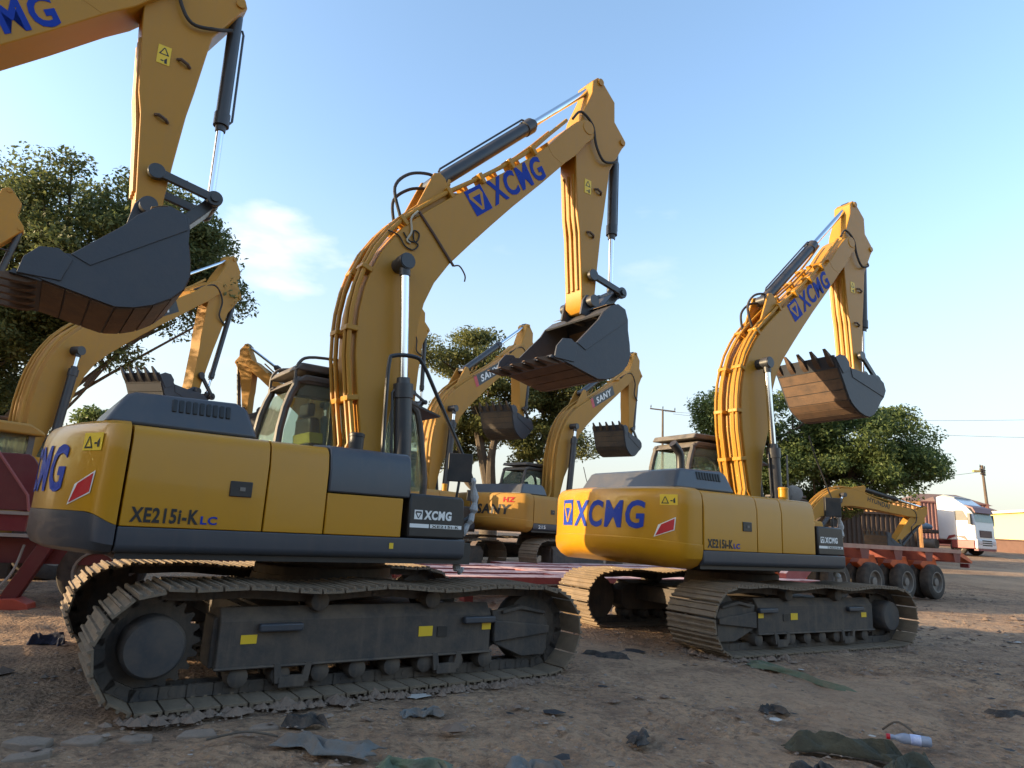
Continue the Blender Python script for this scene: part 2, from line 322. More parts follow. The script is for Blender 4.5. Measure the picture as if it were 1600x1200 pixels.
# --- crawler undercarriage --------------------------------------------------
TG, TW, TX, TR, TZ = 1.22, .8, 1.73, .385, .40
def track_path():
    pts = []
    for a in np.linspace(-math.pi / 2, math.pi / 2, 24): pts.append((TX + TR * math.cos(a), TZ + TR * math.sin(a)))
    for x in np.linspace(TX, -TX, 40)[1:-1]:
        s_ = .035 * (math.cos(x / TX * math.pi * 1.5) ** 2 - 1) * (1 - abs(x / TX) ** 6) + .035; pts.append((x, TZ + TR + s_ * .9))
    for a in np.linspace(math.pi / 2, 3 * math.pi / 2, 24): pts.append((-TX + TR * math.cos(a), TZ + TR * math.sin(a)))
    for x in np.linspace(-TX, TX, 30)[1:-1]: pts.append((x, TZ - TR))
    return np.array(pts)
TP = track_path(); seg_ = np.linalg.norm(np.roll(TP, -1, 0) - TP, axis=1); cum = np.concatenate([[0], np.cumsum(seg_)]); PER = cum[-1]; NSH = 50
def tpos(s_):
    s_ %= PER; i = min(np.searchsorted(cum, s_, 'right') - 1, len(TP) - 1); t = (s_ - cum[i]) / seg_[i]; a, b = TP[i], TP[(i + 1) % len(TP)]
    d = (b - a) / np.linalg.norm(b - a); return a + (b - a) * t, math.atan2(d[1], d[0])
def shoe_mesh():
    m = MB(); p = PER / NSH; m.b2(-p / 2 + .006, p / 2 - .01, -TW / 2, TW / 2, -.008, .008)
    for x in (-p / 2 + .02, .0, p / 2 - .022): m.prism([(x - .013, -.008), (x - .008, -.029), (x + .008, -.029), (x + .013, -.008)], -TW / 2 + .002, TW / 2 - .002)
    for x in (-.045, .045):
        for y in (-.09, .09): m.b2(x - .012, x + .012, y - .012, y + .012, .008, .02)
    return m.mesh('track_shoe', 30)
def chain_mesh():
    m = MB()
    for i in range(NSH):
        (x, z), a = tpos((i + .5) * PER / NSH); M = Matrix.Rotation(-a, 3, 'Y'); nrm = Vector((-math.sin(a), 0, math.cos(a)))
        for y in (-.085, .085): m.box(Vector((x, y, z)) + nrm * .055, (PER / NSH * 1.05, .04, .085), M)
        m.cyl((x + nrm.x * .055, -.11, z + nrm.z * .055), (x + nrm.x * .055, .11, z + nrm.z * .055), .03, 8)
    return m.mesh('track_chain')
def ring_mesh():                          # far machines: a whole crawler belt as one part
    m = MB()
    for i in range(NSH):
        (x, z), a = tpos((i + .5) * PER / NSH); M = Matrix.Rotation(-a, 3, 'Y')
        m.box((x, 0, z), (PER / NSH * .96, .6, .02), M); nrm = Vector((math.sin(a), 0, -math.cos(a))); m.box(Vector((x, 0, z)) + nrm * .025, (.03, .6, .03), M)
    return m.mesh('track')
def frame_mesh():
    m = MB()
    m.prism([(-1.33, .22), (1.18, .22), (1.30, .30), (1.30, .52), (1.20, .60), (.95, .63), (-1.15, .63), (-1.33, .58)], -.13, .17)
    m.prismx([(.17, .60), (.17, .62), (-.13, .66), (-.21, .56), (-.21, .22), (-.13, .21)], -1.30, 1.15)
    m.b2(-1.31, 1.17, -.235, -.20, .215, .235)
    return m.mesh('track_frame', 30)
def idler_guard():
    m = MB(); m.prism([(1.20, .30), (1.24, .27), (1.55, .15), (1.82, .15), (1.86, .2), (1.86, .47), (1.80, .56), (1.5, .62), (1.18, .58)], -.19, -.13)
    m.prism([(1.19, .30), (1.86, .36), (1.86, .43), (1.19, .50)], -.225, -.19); m.prism([(1.28, .585), (1.5, .63), (1.80, .57), (1.80, .54), (1.5, .59), (1.28, .55)], -.225, -.12)
    return m.mesh('idler_guard', 30)
def undercarriage(root, dth, hero, tr=None):
    sh = cached('shoe', shoe_mesh); ch = cached('chain', chain_mesh)
    for sd_ in (-1, 1):
        ro = (0, 0, dth if sd_ < 0 else dth + math.pi); base = Vector((TG * sd_ * -math.sin(dth), TG * sd_ * math.cos(dth), 0))
        flip = 1 if sd_ < 0 else -1           # left side is the right side turned round, so the sprocket swaps end
        if hero:
            t = ob('track', ch, FRM, root, loc=base, rot=ro)
            for i in range(NSH):
                (x, z), a = tpos((i + .5) * PER / NSH); ob('track_shoe', sh, TRK, t, loc=(x, random.uniform(-.004, .004), z), rot=(0, -a, 0))
        else: ob('track', cached('ring', ring_mesh), TRK, root, loc=base, rot=ro)
        fr = ob('track_frame', cached('frame%d' % flip, lambda: flipm(frame_mesh(), flip)), FRM, root, bevel=.012, loc=base, rot=ro)
        if not hero: continue
        ob('idler_guard', cached('guard%d' % flip, lambda: flipm(idler_guard(), flip)), FRM, fr, bevel=.01)
        ob('idler', cached('idl', lambda: MB().lathe([(.1, -.12), (.33, -.1), (.345, -.05), (.345, .05), (.33, .1), (.1, .12)], (0, 0, 0)).mesh('idler')), FRM, fr, loc=(TX * flip, 0, TZ))
        def spr():
            m = MB(); P = []
            for k in range(21 * 4):
                a = 2 * math.pi * k / 84; P.append(((.345 if k % 4 in (0, 1) else .295) * math.cos(a), (.345 if k % 4 in (0, 1) else .295) * math.sin(a)))
            m.prism(P, -.025, .025); return m.mesh('sprocket')
        s1 = ob('sprocket', cached('spr', spr), FRM, fr, loc=(-TX * flip, 0, TZ))
        ob('drive_cover', cached('drv', lambda: MB().lathe([(.215, .03), (.215, -.2), (.205, -.225), (.19, -.24), (.04, -.25)], (0, 0, 0), n=36).mesh('drive_cover', 25)), mat('drive_cover_paint', (.04, .04, .043), .6, vary=.6, vcol=(.085, .062, .048), scale=4, dust=.5), fr, loc=(-TX * flip, 0, TZ))
        rl = cached('rol', lambda: MB().lathe([(.05, -.2), (.075, -.19), (.085, -.13), (.085, -.07), (.065, -.06), (.065, .06), (.085, .07), (.085, .13), (.05, .19)], (0, 0, 0), n=16).mesh('roller'))
        for x in np.linspace(-1.12, 1.12, 8): ob('track_roller', rl, FRM, fr, loc=(x, 0, .155))
        for x in (-.55, .5): ob('carrier_roller', rl, FRM, fr, loc=(x, -.03, .70)); 
        gd = cached('gd', lambda: MB().prism([(-.13, .10), (.13, .10), (.15, .24), (.10, .24), (.08, .15), (-.08, .15), (-.10, .24), (-.15, .24)], -.235, -.2).b2(-.1, .1, -.24, -.16, .07, .14).mesh('chain_guide'))
        for x in (-.72, .68): ob('chain_guide', gd, FRM, fr, loc=(x, 0, 0))
        stp = cached('stp', lambda: MB().b2(-.17, .17, -.27, -.21, -.035, .025).mesh('step_plate'))
        for x in (-.85, 1.0): ob('step_plate', stp, SLATE, fr, loc=(x * flip, 0, .52), bevel=.012)
        if sd_ == (tr or -1):
            for k, (x, z, a_, b_) in enumerate(((-1.08, .43, .12, .065), (.45, .43, .14, .085), (1.1, .45, .1, .06))):
                q = ob('warning_sticker', flat_mesh([[(-a_ / 2, -b_ / 2), (a_ / 2, -b_ / 2), (a_ / 2, b_ / 2), (-a_ / 2, b_ / 2)]]), STK, fr, loc=(x * flip, -.214, z), rot=(R(90), 0, 0))
            ob('slot', MB().b2(-.05, .05, -.005, .005, -.045, .045), BLK, fr, loc=(.62 * flip, -.213, .42))
            for x in (-.3, .35): ob('slot', MB().b2(-.1, .1, -.06, .05, -.004, .004), BLK, fr, loc=(x * flip, -.03, .645), rot=(R(-7), 0, 0))
def flipm(me, f_):
    if f_ < 0:
        me = me.copy()
        for v in me.vertices: v.co.x *= -1
        me.flip_normals()
    return me

def curve_hose(pts, n=10):
    P = [Vector(p) for p in pts]; out_ = []
    for i in range(len(P) - 1):
        a, b, c, d = P[max(i - 1, 0)], P[i], P[i + 1], P[min(i + 2, len(P) - 1)]
        for k in range(n):
            t = k / n; out_.append(.5 * ((2 * b) + (c - a) * t + (2 * a - 5 * b + 4 * c - d) * t * t + (3 * b - a - 3 * c + d) * t ** 3))
    return out_ + [P[-1]]
def decals(parent, items):
    for nm, me, m, loc, rot in items: ob(nm, me, m, parent, loc=loc, rot=rot)
def warn_sticker(parent, loc, rot, w_=.2, h_=.13, tall=False, arc=None):
    s_ = ob('warning_sticker', flat_mesh([[(0, 0), (w_, 0), (w_, h_), (0, h_)]], .002, arc), STK, parent, loc=loc, rot=rot)
    a = min(w_, h_) * .8; ox, oy = (w_ * .08, h_ * .12) if not tall else (w_ * .1, h_ * .5)
    tri = [[(ox, oy), (ox + a, oy), (ox + a * .92, oy + .012), (ox + .015, oy + .012)], [(ox, oy), (ox + .018, oy + .008), (ox + a / 2 + .002, oy + a * .8), (ox + a / 2 - .006, oy + a * .86)], [(ox + a, oy), (ox + a - .018, oy + .008), (ox + a / 2 - .002, oy + a * .8), (ox + a / 2 + .006, oy + a * .86)]]
    bx, by = (w_ * .6, h_ * .35) if not tall else (w_ * .3, h_ * .15)
    tri += [[(bx, by), (bx + .03, by), (bx + .03, by + .014), (bx, by + .014)], [(bx + .04, by - .02), (bx + .065, by - .02), (bx + .06, by + .05), (bx + .035, by + .02)]]
    up_ = (lambda co: arc(co + np.array([0, 0, .002]))) if arc else None
    q = ob('warning_print', flat_mesh(tri, .001, up_), INK, s_)
    if not arc: q.location = (0, 0, .002)
def brand_logo(parent, w_, h_, loc, rot, m1, m2, arc=None, lift=.003):
    def lf(dz): return (lambda co: arc(co + np.array([0, 0, dz]))) if arc else None
    a = ob('logo_plate', flat_mesh([[(0, 0), (w_, 0), (w_, h_), (0, h_)]], .002, arc), m1, parent, loc=loc, rot=rot)
    q = ob('logo_mark', flat_mesh([[(w_ * x, h_ * y) for x, y in P] for P in ([(.16, .86), (.84, .86), (.90, .68), (.10, .68)], [(.10, .68), (.24, .68), (.56, .12), (.44, .12)], [(.90, .68), (.76, .68), (.50, .2), (.56, .12)])], .001, lf(.002)), m2, a)
    if not arc: q.location = (0, 0, .002)
def excavator(label, pos, yaw, b, s, a, kb=1, ks=1, dth=0, style='x', hero=False, near=-1, dark_panel=False, rear_style='plain', group='excavators parked in the yard', paint=None, bucket_wear=RUST, cat='excavator', z0=None):
    z = terrain(*pos) if z0 is None else z0
    rt_ = thing('excavator', label, cat, (pos[0], pos[1], z), yaw, group)
    yp = paint or YEL; bp = paint or YELB
    undercarriage(rt_, dth, hero, near)
    ob('slew_ring', cached('slew', lambda: MB().lathe([(.68, .80), (.68, .9), (.62, .92), (.62, 1.03)], (0, 0, 0), 'Z', 36).b2(-.9, .9, -1.15, 1.15, .42, .62).b2(-1.0, -.55, -1.2, 1.2, .38, .6).b2(.55, 1.0, -1.2, 1.2, .38, .6).lathe([(.75, .6), (.7, .82)], (0, 0, 0), 'Z', 30).mesh('slew_ring')), FRM, rt_, rot=(0, 0, dth))
    # revolving deck
    def deck():
        m = MB(); m.b2(XS + .02, .95, -1.28, 1.28, 1.0, 1.2); m.b2(.3, 1.3, .45, 1.30, 1.0, 1.2); return m.mesh('deck')
    ob('deck', cached('deck', deck), BLK, rt_)
    def skirt(sgn):
        P = [(YR * -1, ZY - .004), (-YR, ZB + .06)] + [(-YR + .06 - .06 * math.cos(t), ZB + .06 - .06 * math.sin(t)) for t in np.linspace(.3, math.pi / 2, 4)] + [(-1.1, ZB), (-1.1, ZY - .004)]
        m = MB().prismx([(y * -sgn, z_) for y, z_ in P], XS, XE if sgn < 0 else 1.3); return m.mesh('skirt')
    for sg in (-1, 1): ob('skirt', cached('skirt%d' % sg, lambda: skirt(sg)), SLATE, rt_, bevel=.008)
    # side doors (right side) and left side panels
    g = .006
    ob('side_door', cached('door1', lambda: MB().prismx(panel_prof(-YR, ZY, ZT), XS + g, X2 - g).mesh('door')), yp, rt_, bevel=.006)
    ob('side_door', cached('door2', lambda: MB().prismx(panel_prof(-YR, ZY, ZT), X2 + g, X3 - g).mesh('door')), yp, rt_, bevel=.006)
    if dark_panel:
        ob('side_door', cached('door3', lambda: MB().prismx([(-YR, ZY), (-YR, 1.575), (-.9, 1.575), (-.9, ZY)], X3 + g, XF).mesh('door')), yp, rt_, bevel=.008)
        ob('tank_panel', cached('door3u', lambda: MB().prismx(panel_prof(-YR - .004, 1.583, ZT + .02), X3 + g, .20).mesh('tank')), SLATE, rt_, bevel=.015)
    else: ob('side_door', cached('door3b', lambda: MB().prismx(panel_prof(-YR, ZY, ZT), X3 + g, XF).mesh('door')), yp, rt_, bevel=.01)
    ob('door_latch', cached('latch', lambda: MB().b2(-.085, .085, -.008, .008, -.06, .06).mesh('latch')), BLK, rt_, loc=(-1.30, -YR - .004, 1.55), bevel=.006)
    ob('latch_button', cached('latchb', lambda: MB().b2(-.02, .02, -.004, .004, -.015, .015).mesh('latchb')), RIM, rt_, loc=(-1.29, -YR - .014, 1.55))
    ob('left_panel', cached('lpan', lambda: MB().prismx([(-y, z_) for y, z_ in panel_prof(-YR, ZY, ZT)], XS + g, -.62).mesh('lp')), yp, rt_, bevel=.006)
    ob('top_deck', cached('topd', lambda: MB().b2(XS, -.55, -.92, .95, 1.9, 1.99).b2(-.55, .1, -.95, -.42, 1.85, 1.97).mesh('td')), SLATE, rt_)
    # counterweight
    zt = lambda x, y: ZT + .005
    if rear_style == 'based':
        band = lambda x, y: ZY + .005 + .085 * sstep(-2.1, -2.32, x)
        ob('counterweight', cached('cwA', lambda: cw_loft([(0, .0), (.68, 0), (.8, .006), (.9, .025), (.96, .06), (1.0, .13)], zt, band, 2.58).mesh('cw', 28)), yp, rt_)
        ob('counterweight_base', cached('cwAb', lambda: cw_loft([(0, .16), (.12, .05), (.35, -.004), (1, -.008)], lambda x, y: band(x, y) - .003, lambda x, y: ZB - .02, 2.58).mesh('cwb', 28)), SLATE, rt_)
        cwp = rt_
    else:
        ob('counterweight', cached('cwB', lambda: cw_loft([(0, .2), (.05, .09), (.13, .02), (.22, 0), (.3, .0), (.31, .012), (.74, .012), (.85, .015), (.92, .03), (.97, .07), (1.0, .14)], zt, lambda x, y: .99 + .07 * sstep(-2.3, -2.76, x)).mesh('cw', 28)), yp, rt_)
    # hood
    def hood():
        m = MB(); P = [(-2.28, 1.99), (-2.14, 2.235), (-2.08, 2.26), (-1.32, 2.285), (-1.22, 2.24), (-1.12, 1.99)]; n = len(P)
        m.prism(P, -1.03, .92)
        for i, v in enumerate(m.v):
            if v[2] > 2.1: m.v[i] = (v[0], v[1] * .93, v[2])
        return m.mesh('hood')
    hd = ob('engine_hood', cached('hood', hood), SLATE, rt_, bevel=.035, seg=3)
    if style == 'x':
        slot = cached('slot', lambda: MB().b2(-.018, .018, -.012, .012, -.055, .055).mesh('slot'))
        for k in range(9): ob('vent_slot', slot, INK, hd, loc=(-1.80 + k * .052, -.977, 2.185 - .0 * k), rot=(R(-14), 0, 0), bevel=.008)
    # tool box in front, tank cap, small stack
    tb = ob('tool_box', cached('tbox', lambda: MB().prism([(XF + .07, ZY), (XE, ZY), (XE - .03, 1.60), (XE - .06, 1.63), (XF + .07, 1.63)], -YR + .004, -.75).mesh('tb')), BLK, rt_, bevel=.02)
    ob('tank_cap', cached('cap', lambda: MB().lathe([(.07, 0), (.07, .15), (.075, .155), (.075, .18), (.06, .19)], (0, 0, 0), 'Z', 18).mesh('cap')), BLK if dark_panel else YEL, rt_, loc=(-.2 if dark_panel else .02, -.95, 1.98))
    # handrail and mirror
    y = -1.18
    if not dark_panel: ob('handrail', cached('rail2', lambda: MB().tube([(.35, y, 2.95), (.5, y, 2.62), (1.0, y, 1.80), (1.02, y, 1.5)], .012, 6).mesh('rail')), BLK, rt_)
    else: ob('handrail', cached('rail', lambda: MB().tube(curve_hose([(-.03, y, 1.98), (-.045, y, 2.4), (-.05, y, 2.84), (0, y, 2.93), (.22, y, 2.96), (.32, y, 2.90), (.5, y, 2.62), (1.0, y, 1.80), (1.02, y, 1.5), (.80, y, 1.35)], 6), .021, 8).mesh('rail')), BLK, rt_)
    mr = ob('mirror', cached('mir', lambda: MB().b2(-.03, .03, -.12, .12, -.14, .14).tube([(0, 0, -.14), (0, .02, -.34), (.1, .03, -.5)], .015).mesh('mirror')), BLK, rt_, loc=(.82, -1.2, 1.93), rot=(0, 0, R(60)), bevel=.02)
    ob('rear_view_glass', cached('mirg', lambda: MB().b2(.031, .034, -.1, .1, -.12, .12).mesh('mg')), CHR, mr)
    # cab (left side)
    cab(rt_, style, dark_panel)
    # ---- boom
    boom = ob('boom', cached('boom', lambda: MB().prism(BOOM, -.245, .245).mesh('boom', 40)), bp, rt_, bevel=.012)
    Rb = rot2((kb, 0), (0, 0), b); loc = F - Vector((F.x * Rb.x - F.y * Rb.y, F.x * Rb.y + F.y * Rb.x))
    boom.rotation_euler = (0, -b, 0); boom.scale = (kb, 1, kb); boom.location = (loc.x, 0, loc.y)
    back = [Vector(p) for p in BOOM[1:16]]
    def offs(o_): return [(p + (lambda d: Vector((-d.y, d.x)))((back[min(i + 1, 14)] - back[max(i - 1, 0)]).normalized()) * o_) for i, p in enumerate(back)]
    ys = (-.215, -.165, -.115, .07, .13, .19) if style == 'x' else (-.16, .0, .16)
    for k, yy in enumerate(ys):
        def pipe():
            P = offs(.075 + .03 * (k % 2)); P = P[:12 if k in (1, 2, 4) else 15] if style == 'x' else P[:13]
            q = [(p.x, yy, p.y) for p in P]
            if k in (0, 5): q = q + [(2.55, yy, 6.86), (2.86, yy, 7.22)]
            if k in (1, 2, 4): e_ = q[-1]; q = q + [(e_[0] + .05, yy, e_[2] + .16)]
            return MB().tube([(q[0][0] - .1, yy * 1.15, 1.9)] + q, .022 if k % 2 else .027, 8).mesh('pipe')
        ob('pipe', cached('pipe%s%d' % (style, k), pipe), bp, boom)
    if style == 'x':
        for j, i in enumerate((1, 3, 6, 9, 11, 12, 13, 14)):
            p = offs(.05)[i]; d = (back[min(i + 1, 14)] - back[i - 1]).normalized(); an = math.atan2(d.y, d.x)
            for yy in ((-.165, .13) if i < 12 else (-.2, .19)): ob('pipe_clamp', cached('clamp', lambda: MB().b2(-.03, .03, -.09, .09, -.065, .075).mesh('clamp')), bp, boom, loc=(p.x, yy, p.y), rot=(0, -an, 0), bevel=.01)
        for k, pts in enumerate(([(.42, -.12, 4.92), (.32, -.12, 5.25), (.5, -.1, 5.5), (.8, -.07, 5.62), (.95, -.06, 5.56)], [(.45, .1, 4.92), (.42, .1, 5.2), (.62, .1, 5.42), (.86, .06, 5.5)], [(3.0, -.19, 7.32), (3.15, -.2, 7.5), (3.36, -.235, 7.35), (3.44, -.24, 7.05), (3.6, -.24, 6.85), (3.85, -.22, 6.93), (4.02, -.1, 7.1)])):
            ob('hydraulic_hose', cached('hose%d' % k, lambda: MB().tube(curve_hose(pts, 6), .02, 8).mesh('hose')), RUB, boom)
    else:
        ob('hydraulic_hose', cached('hoseS', lambda: MB().tube(curve_hose([(2.6, -.2, 6.8), (3.1, -.24, 7.2), (3.45, -.25, 7.0), (3.5, -.25, 6.6), (3.8, -.2, 6.5)], 6), .022, 8).mesh('hose')), RUB, boom)
    for yy in (-.16, .16):
        ob('cylinder_lug', cached('lug', lambda: MB().prism([(.50, 4.84), (.72, 5.40), (.80, 5.60), (.88, 5.63), (.96, 5.58), (1.04, 5.42), (1.2, 5.47)], -.02, .02).mesh('lug')), bp, boom, loc=(0, yy, 0), bevel=.008)
    ob('boom_pin', cached('bpin', lambda: MB().cyl((PC.x, -.5, PC.y), (PC.x, .5, PC.y), .085, 18).mesh('bpin')), CYL, boom)
    ob('boom_pin', cached('bpin2', lambda: MB().lathe([(.11, -.255), (.11, .255)], (T.x, 0, T.y)).mesh('bpin')), bp, boom, bevel=.01)
    ob('seam', cached('seam', lambda: MB().strip([(2.50, 6.70), (2.62, 6.55), (2.80, 6.50)], -.2475, .2475, .02).mesh('seam')), bp, boom)
    # ---- stick
    Tn = F + (T - F) * kb; TT = rot2(Tn, F, b)
    def xf(p, ang, k, piv, at): q = rot2(Vector(p), piv, ang); return at + (q - piv) * k
    SF = lambda p: xf(p, b + s, ks, T, TT)
    st = ob('stick', cached('stick', lambda: MB().prism(STICK, -.175, .175).mesh('stick', 40)), bp, rt_, bevel=.012)
    def place(o, ang, k, piv, at):
        v = rot2(piv, (0, 0), ang) * k; o.rotation_euler = (0, -ang, 0); o.scale = (k, 1, k); o.location = (at.x - v.x, 0, at.y - v.y)
    place(st, b + s, ks, T, TT)
    if style == 'x':
        for yy in (-.1, 0, .1): ob('stick_rib', cached('srib', lambda: MB().tube([(3.125, 0, 6.5), (3.172, 0, 5.85), (3.222, 0, 5.5), (3.29, 0, 4.75)], .026, 6).mesh('srib')), bp, st, loc=(0, yy, 0))
        for x_, z_ in ((3.55, 6.35), (3.42, 5.62)): ob('lifting_eye', cached('leye', lambda: MB().tube([(-.06, 0, .02), (-.03, -.04, .01), (.04, -.04, -.02), (.07, 0, -.03)], .018, 6).mesh('leye')), RUST, st, loc=(x_, -.18, z_))
        warn_sticker(st, (3.29, -.178, 6.25), (R(90), 0, R(0)), .13, .22, True)
    for k, (pp, hw, rr_, mm) in enumerate((((RP.x, RP.y - .05), .2, .055, bp), ((SP.x, SP.y), .2, .05, bp), ((K.x, K.y), .33, .085, CYL), ((L1.x, L1.y), .26, .05, CYL))):
        ob('stick_pin', cached('spin%d' % k, lambda: MB().cyl((pp[0], -hw, pp[1]), (pp[0], hw, pp[1]), rr_, 16).mesh('spin')), mm, st)
    # ---- bucket
    Kw = SF(K); A3 = b + s + a
    BF = lambda p: xf(p, A3, ks, K, Kw)
    bk = ob('bucket', cached('bucket', lambda: bucket_mesh()), BKT, rt_); place(bk, A3, ks, K, Kw)
    ob('inner_lining', cached('blin', lambda: MB().strip([BSHEET[i] for i in range(1, len(BSHEET) - 1)], -.568, .568, .004).mesh('lining')), BKI if style == 'x' else BKT, bk, loc=(-.026, 0, .022))  # rear machines: dark lining paints in the shade inside the bucket
    wr = []
    for i in range(5, 16):
        p, q = Vector(BSHEET[i]), Vector(BSHEET[i + 1 if i + 1 < len(BSHEET) else i]); d = (q - p); n_ = Vector((-d.y, d.x)).normalized() * -.001; L_ = d.length
        def wp():
            m = MB(); dd = d.normalized(); nn = Vector((-dd.y, dd.x)); a0, a1 = p + dd * .008, q - dd * .008
            m.prism([(a0.x, a0.y), (a1.x, a1.y), (a1.x + nn.x * .014, a1.y + nn.y * .014), (a0.x + nn.x * .014, a0.y + nn.y * .014)], -.585, .585); return m.mesh('wear')
        ob('wear_plate', cached('wear%d' % i, wp), bucket_wear, bk)
    for k in range(5):
        yy = -.52 + .26 * k
        ob('tooth', cached('tooth', lambda: tooth_mesh()), bucket_wear, bk, loc=(2.54, yy, 3.50), rot=(0, R(-6), 0))
    for yy in (-.6, .6): ob('side_cutter', cached('scut', lambda: MB().prism([(2.47, 3.50), (2.50, 3.66), (2.60, 3.78), (2.74, 3.80), (2.86, 3.72), (2.80, 3.50)], -.014, .014).mesh('scut')), BKT, bk, loc=(0, yy + (-.022 if yy < 0 else .022), 0), bevel=.006)
    for yy in (-.627, .627): ob('side_doubler', cached('sdbl', lambda: MB().prism([(2.84, 3.77), (3.02, 3.96), (3.215, 4.165), (3.31, 4.30), (3.45, 4.425), (3.585, 4.48), (3.72, 4.43), (3.77, 4.28), (3.0, 3.70)], -.006, .006).mesh('sdbl')), BKT, bk, loc=(0, yy, 0), bevel=.004)
    for yy in (-.2, .2): ob('ear', cached('ear', lambda: MB().prism([(3.26, 4.36), (3.30, 4.58), (3.36, 4.67), (3.47, 4.67), (3.56, 4.58), (3.70, 4.60), (3.82, 4.58), (3.84, 4.48), (3.78, 4.36)], -.02, .02).mesh('ear')), BKT, bk, loc=(0, yy, 0), bevel=.008)
    ER = BF((3.76, 4.52)); L1w = SF(L1)
    # link joint
    l1, l2 = .60 * ks, .44 * ks; dv = ER - L1w; D = dv.length
    if D < l1 + l2 and D > abs(l1 - l2):
        aa = (l1 * l1 - l2 * l2 + D * D) / (2 * D); hh = math.sqrt(max(0, l1 * l1 - aa * aa)); m_ = L1w + dv * (aa / D); pn = Vector((-dv.y, dv.x)) / D
        J = max((m_ + pn * hh, m_ - pn * hh), key=lambda q: (q - Kw).length)
    else: J = (ER + L1w) / 2 + Vector((.2, .1))
    def bar(nm, p, q, y0, y1, w_, r_, m):
        d = (q - p).normalized(); nn = Vector((-d.y, d.x)) * w_; mb = MB(); mb.prism([tuple(p + nn), tuple(q + nn), tuple(q - nn), tuple(p - nn)], y0 + .004, y1 - .004)
        for e_ in (p, q): mb.cyl((e_.x, y0, e_.y), (e_.x, y1, e_.y), r_, 16)
        return ob(nm, mb, m, rt_, bevel=.006)
    for y0, y1 in ((-.27, -.21), (.21, .27)): bar('link_arm', L1w, J, y0, y1, .045 * ks, .085 * ks, CYL)
    bar('bucket_link', J, ER, -.15, .15, .06 * ks, .075 * ks, CYL)
    ob('link_pin', MB().cyl((J.x, -.3, J.y), (J.x, .3, J.y), .045, 14), CYL, rt_)
    # ---- hydraulic cylinders
    def cylinder(p, q, frac, rb, rr, y):
        p3, q3 = Vector((p.x, y, p.y)), Vector((q.x, y, q.y)); d = (q3 - p3).normalized(); L_ = (q3 - p3).length; e_ = p3 + d * L_ * frac
        m = MB(); m.tube([p3 + d * .05, e_ - d * .16, e_ - d * .155, e_, e_ + d * .002, e_ + d * .07], [rb, rb, rb * 1.16, rb * 1.16, rb * .8, rb * .75], 20); m.cyl(p3 - Vector((0, .09, 0)), p3 + Vector((0, .09, 0)), rb * .95, 18)
        c = ob('hydraulic_cylinder', m, CYL, rt_)
        r2 = ob('piston_rod', MB().cyl(e_, q3, rr, 16), CHR, c)
        ob('rod_eye', MB().cyl(q3 - Vector((0, .07, 0)), q3 + Vector((0, .07, 0)), rr * 1.9, 16).cyl(q3 - d * rr * 3.2, q3, rr * 1.25, 12), CYL, c)
        if style == 'x':
            sdv = d.cross(Vector((0, 1, 0))).normalized() * (rb + .03)
            ob('oil_line', MB().tube([p3 + d * .2 + sdv * .8, p3 + d * .25 + sdv, e_ - d * .1 + sdv * 1.05, e_ - d * .05 + sdv * .7], .014, 6), CYL, c)
        return c
    PW = rot2(F + (PC - F) * kb, F, b)
    for yy in (-.42, .42): cylinder(Vector((.62, 1.45)), PW, .50 if style == 'x' else .86, .095, .05, yy)
    A0 = rot2(F + (Vector((.88, 5.53)) - F) * kb, F, b); A1 = SF((RP.x, RP.y - .05)); cylinder(A0, A1, .56, .095, .05, 0)
    cylinder(SF(SP), J, .60 if style == 'x' else .82, .075, .042, 0)
    return rt_, boom, st, bk
def tooth_mesh():
    m = MB(); P = [(.14, -.02), (.14, .03), (.02, .05), (-.08, .04), (-.28, .006), (-.285, -.004), (-.26, -.012), (-.06, -.05), (.02, -.055)]; m.prism(P, -.045, .045)
    for i, v in enumerate(m.v):
        if v[0] < -.1: m.v[i] = (v[0], v[1] * .55, v[2])
    return m.mesh('tooth', 30)
def bucket_mesh():
    m = MB(); m.strip(BSHEET, -.6, .6, .025)
    for y0, y1 in ((-.622, -.598), (.598, .622)): m.prism(BSIDE, y0, y1)
    m.prism([(2.42, 3.50), (2.44, 3.535), (2.66, 3.51), (2.66, 3.47), (2.5, 3.49)], -.61, .61)
    return m.mesh('bucket', 30)
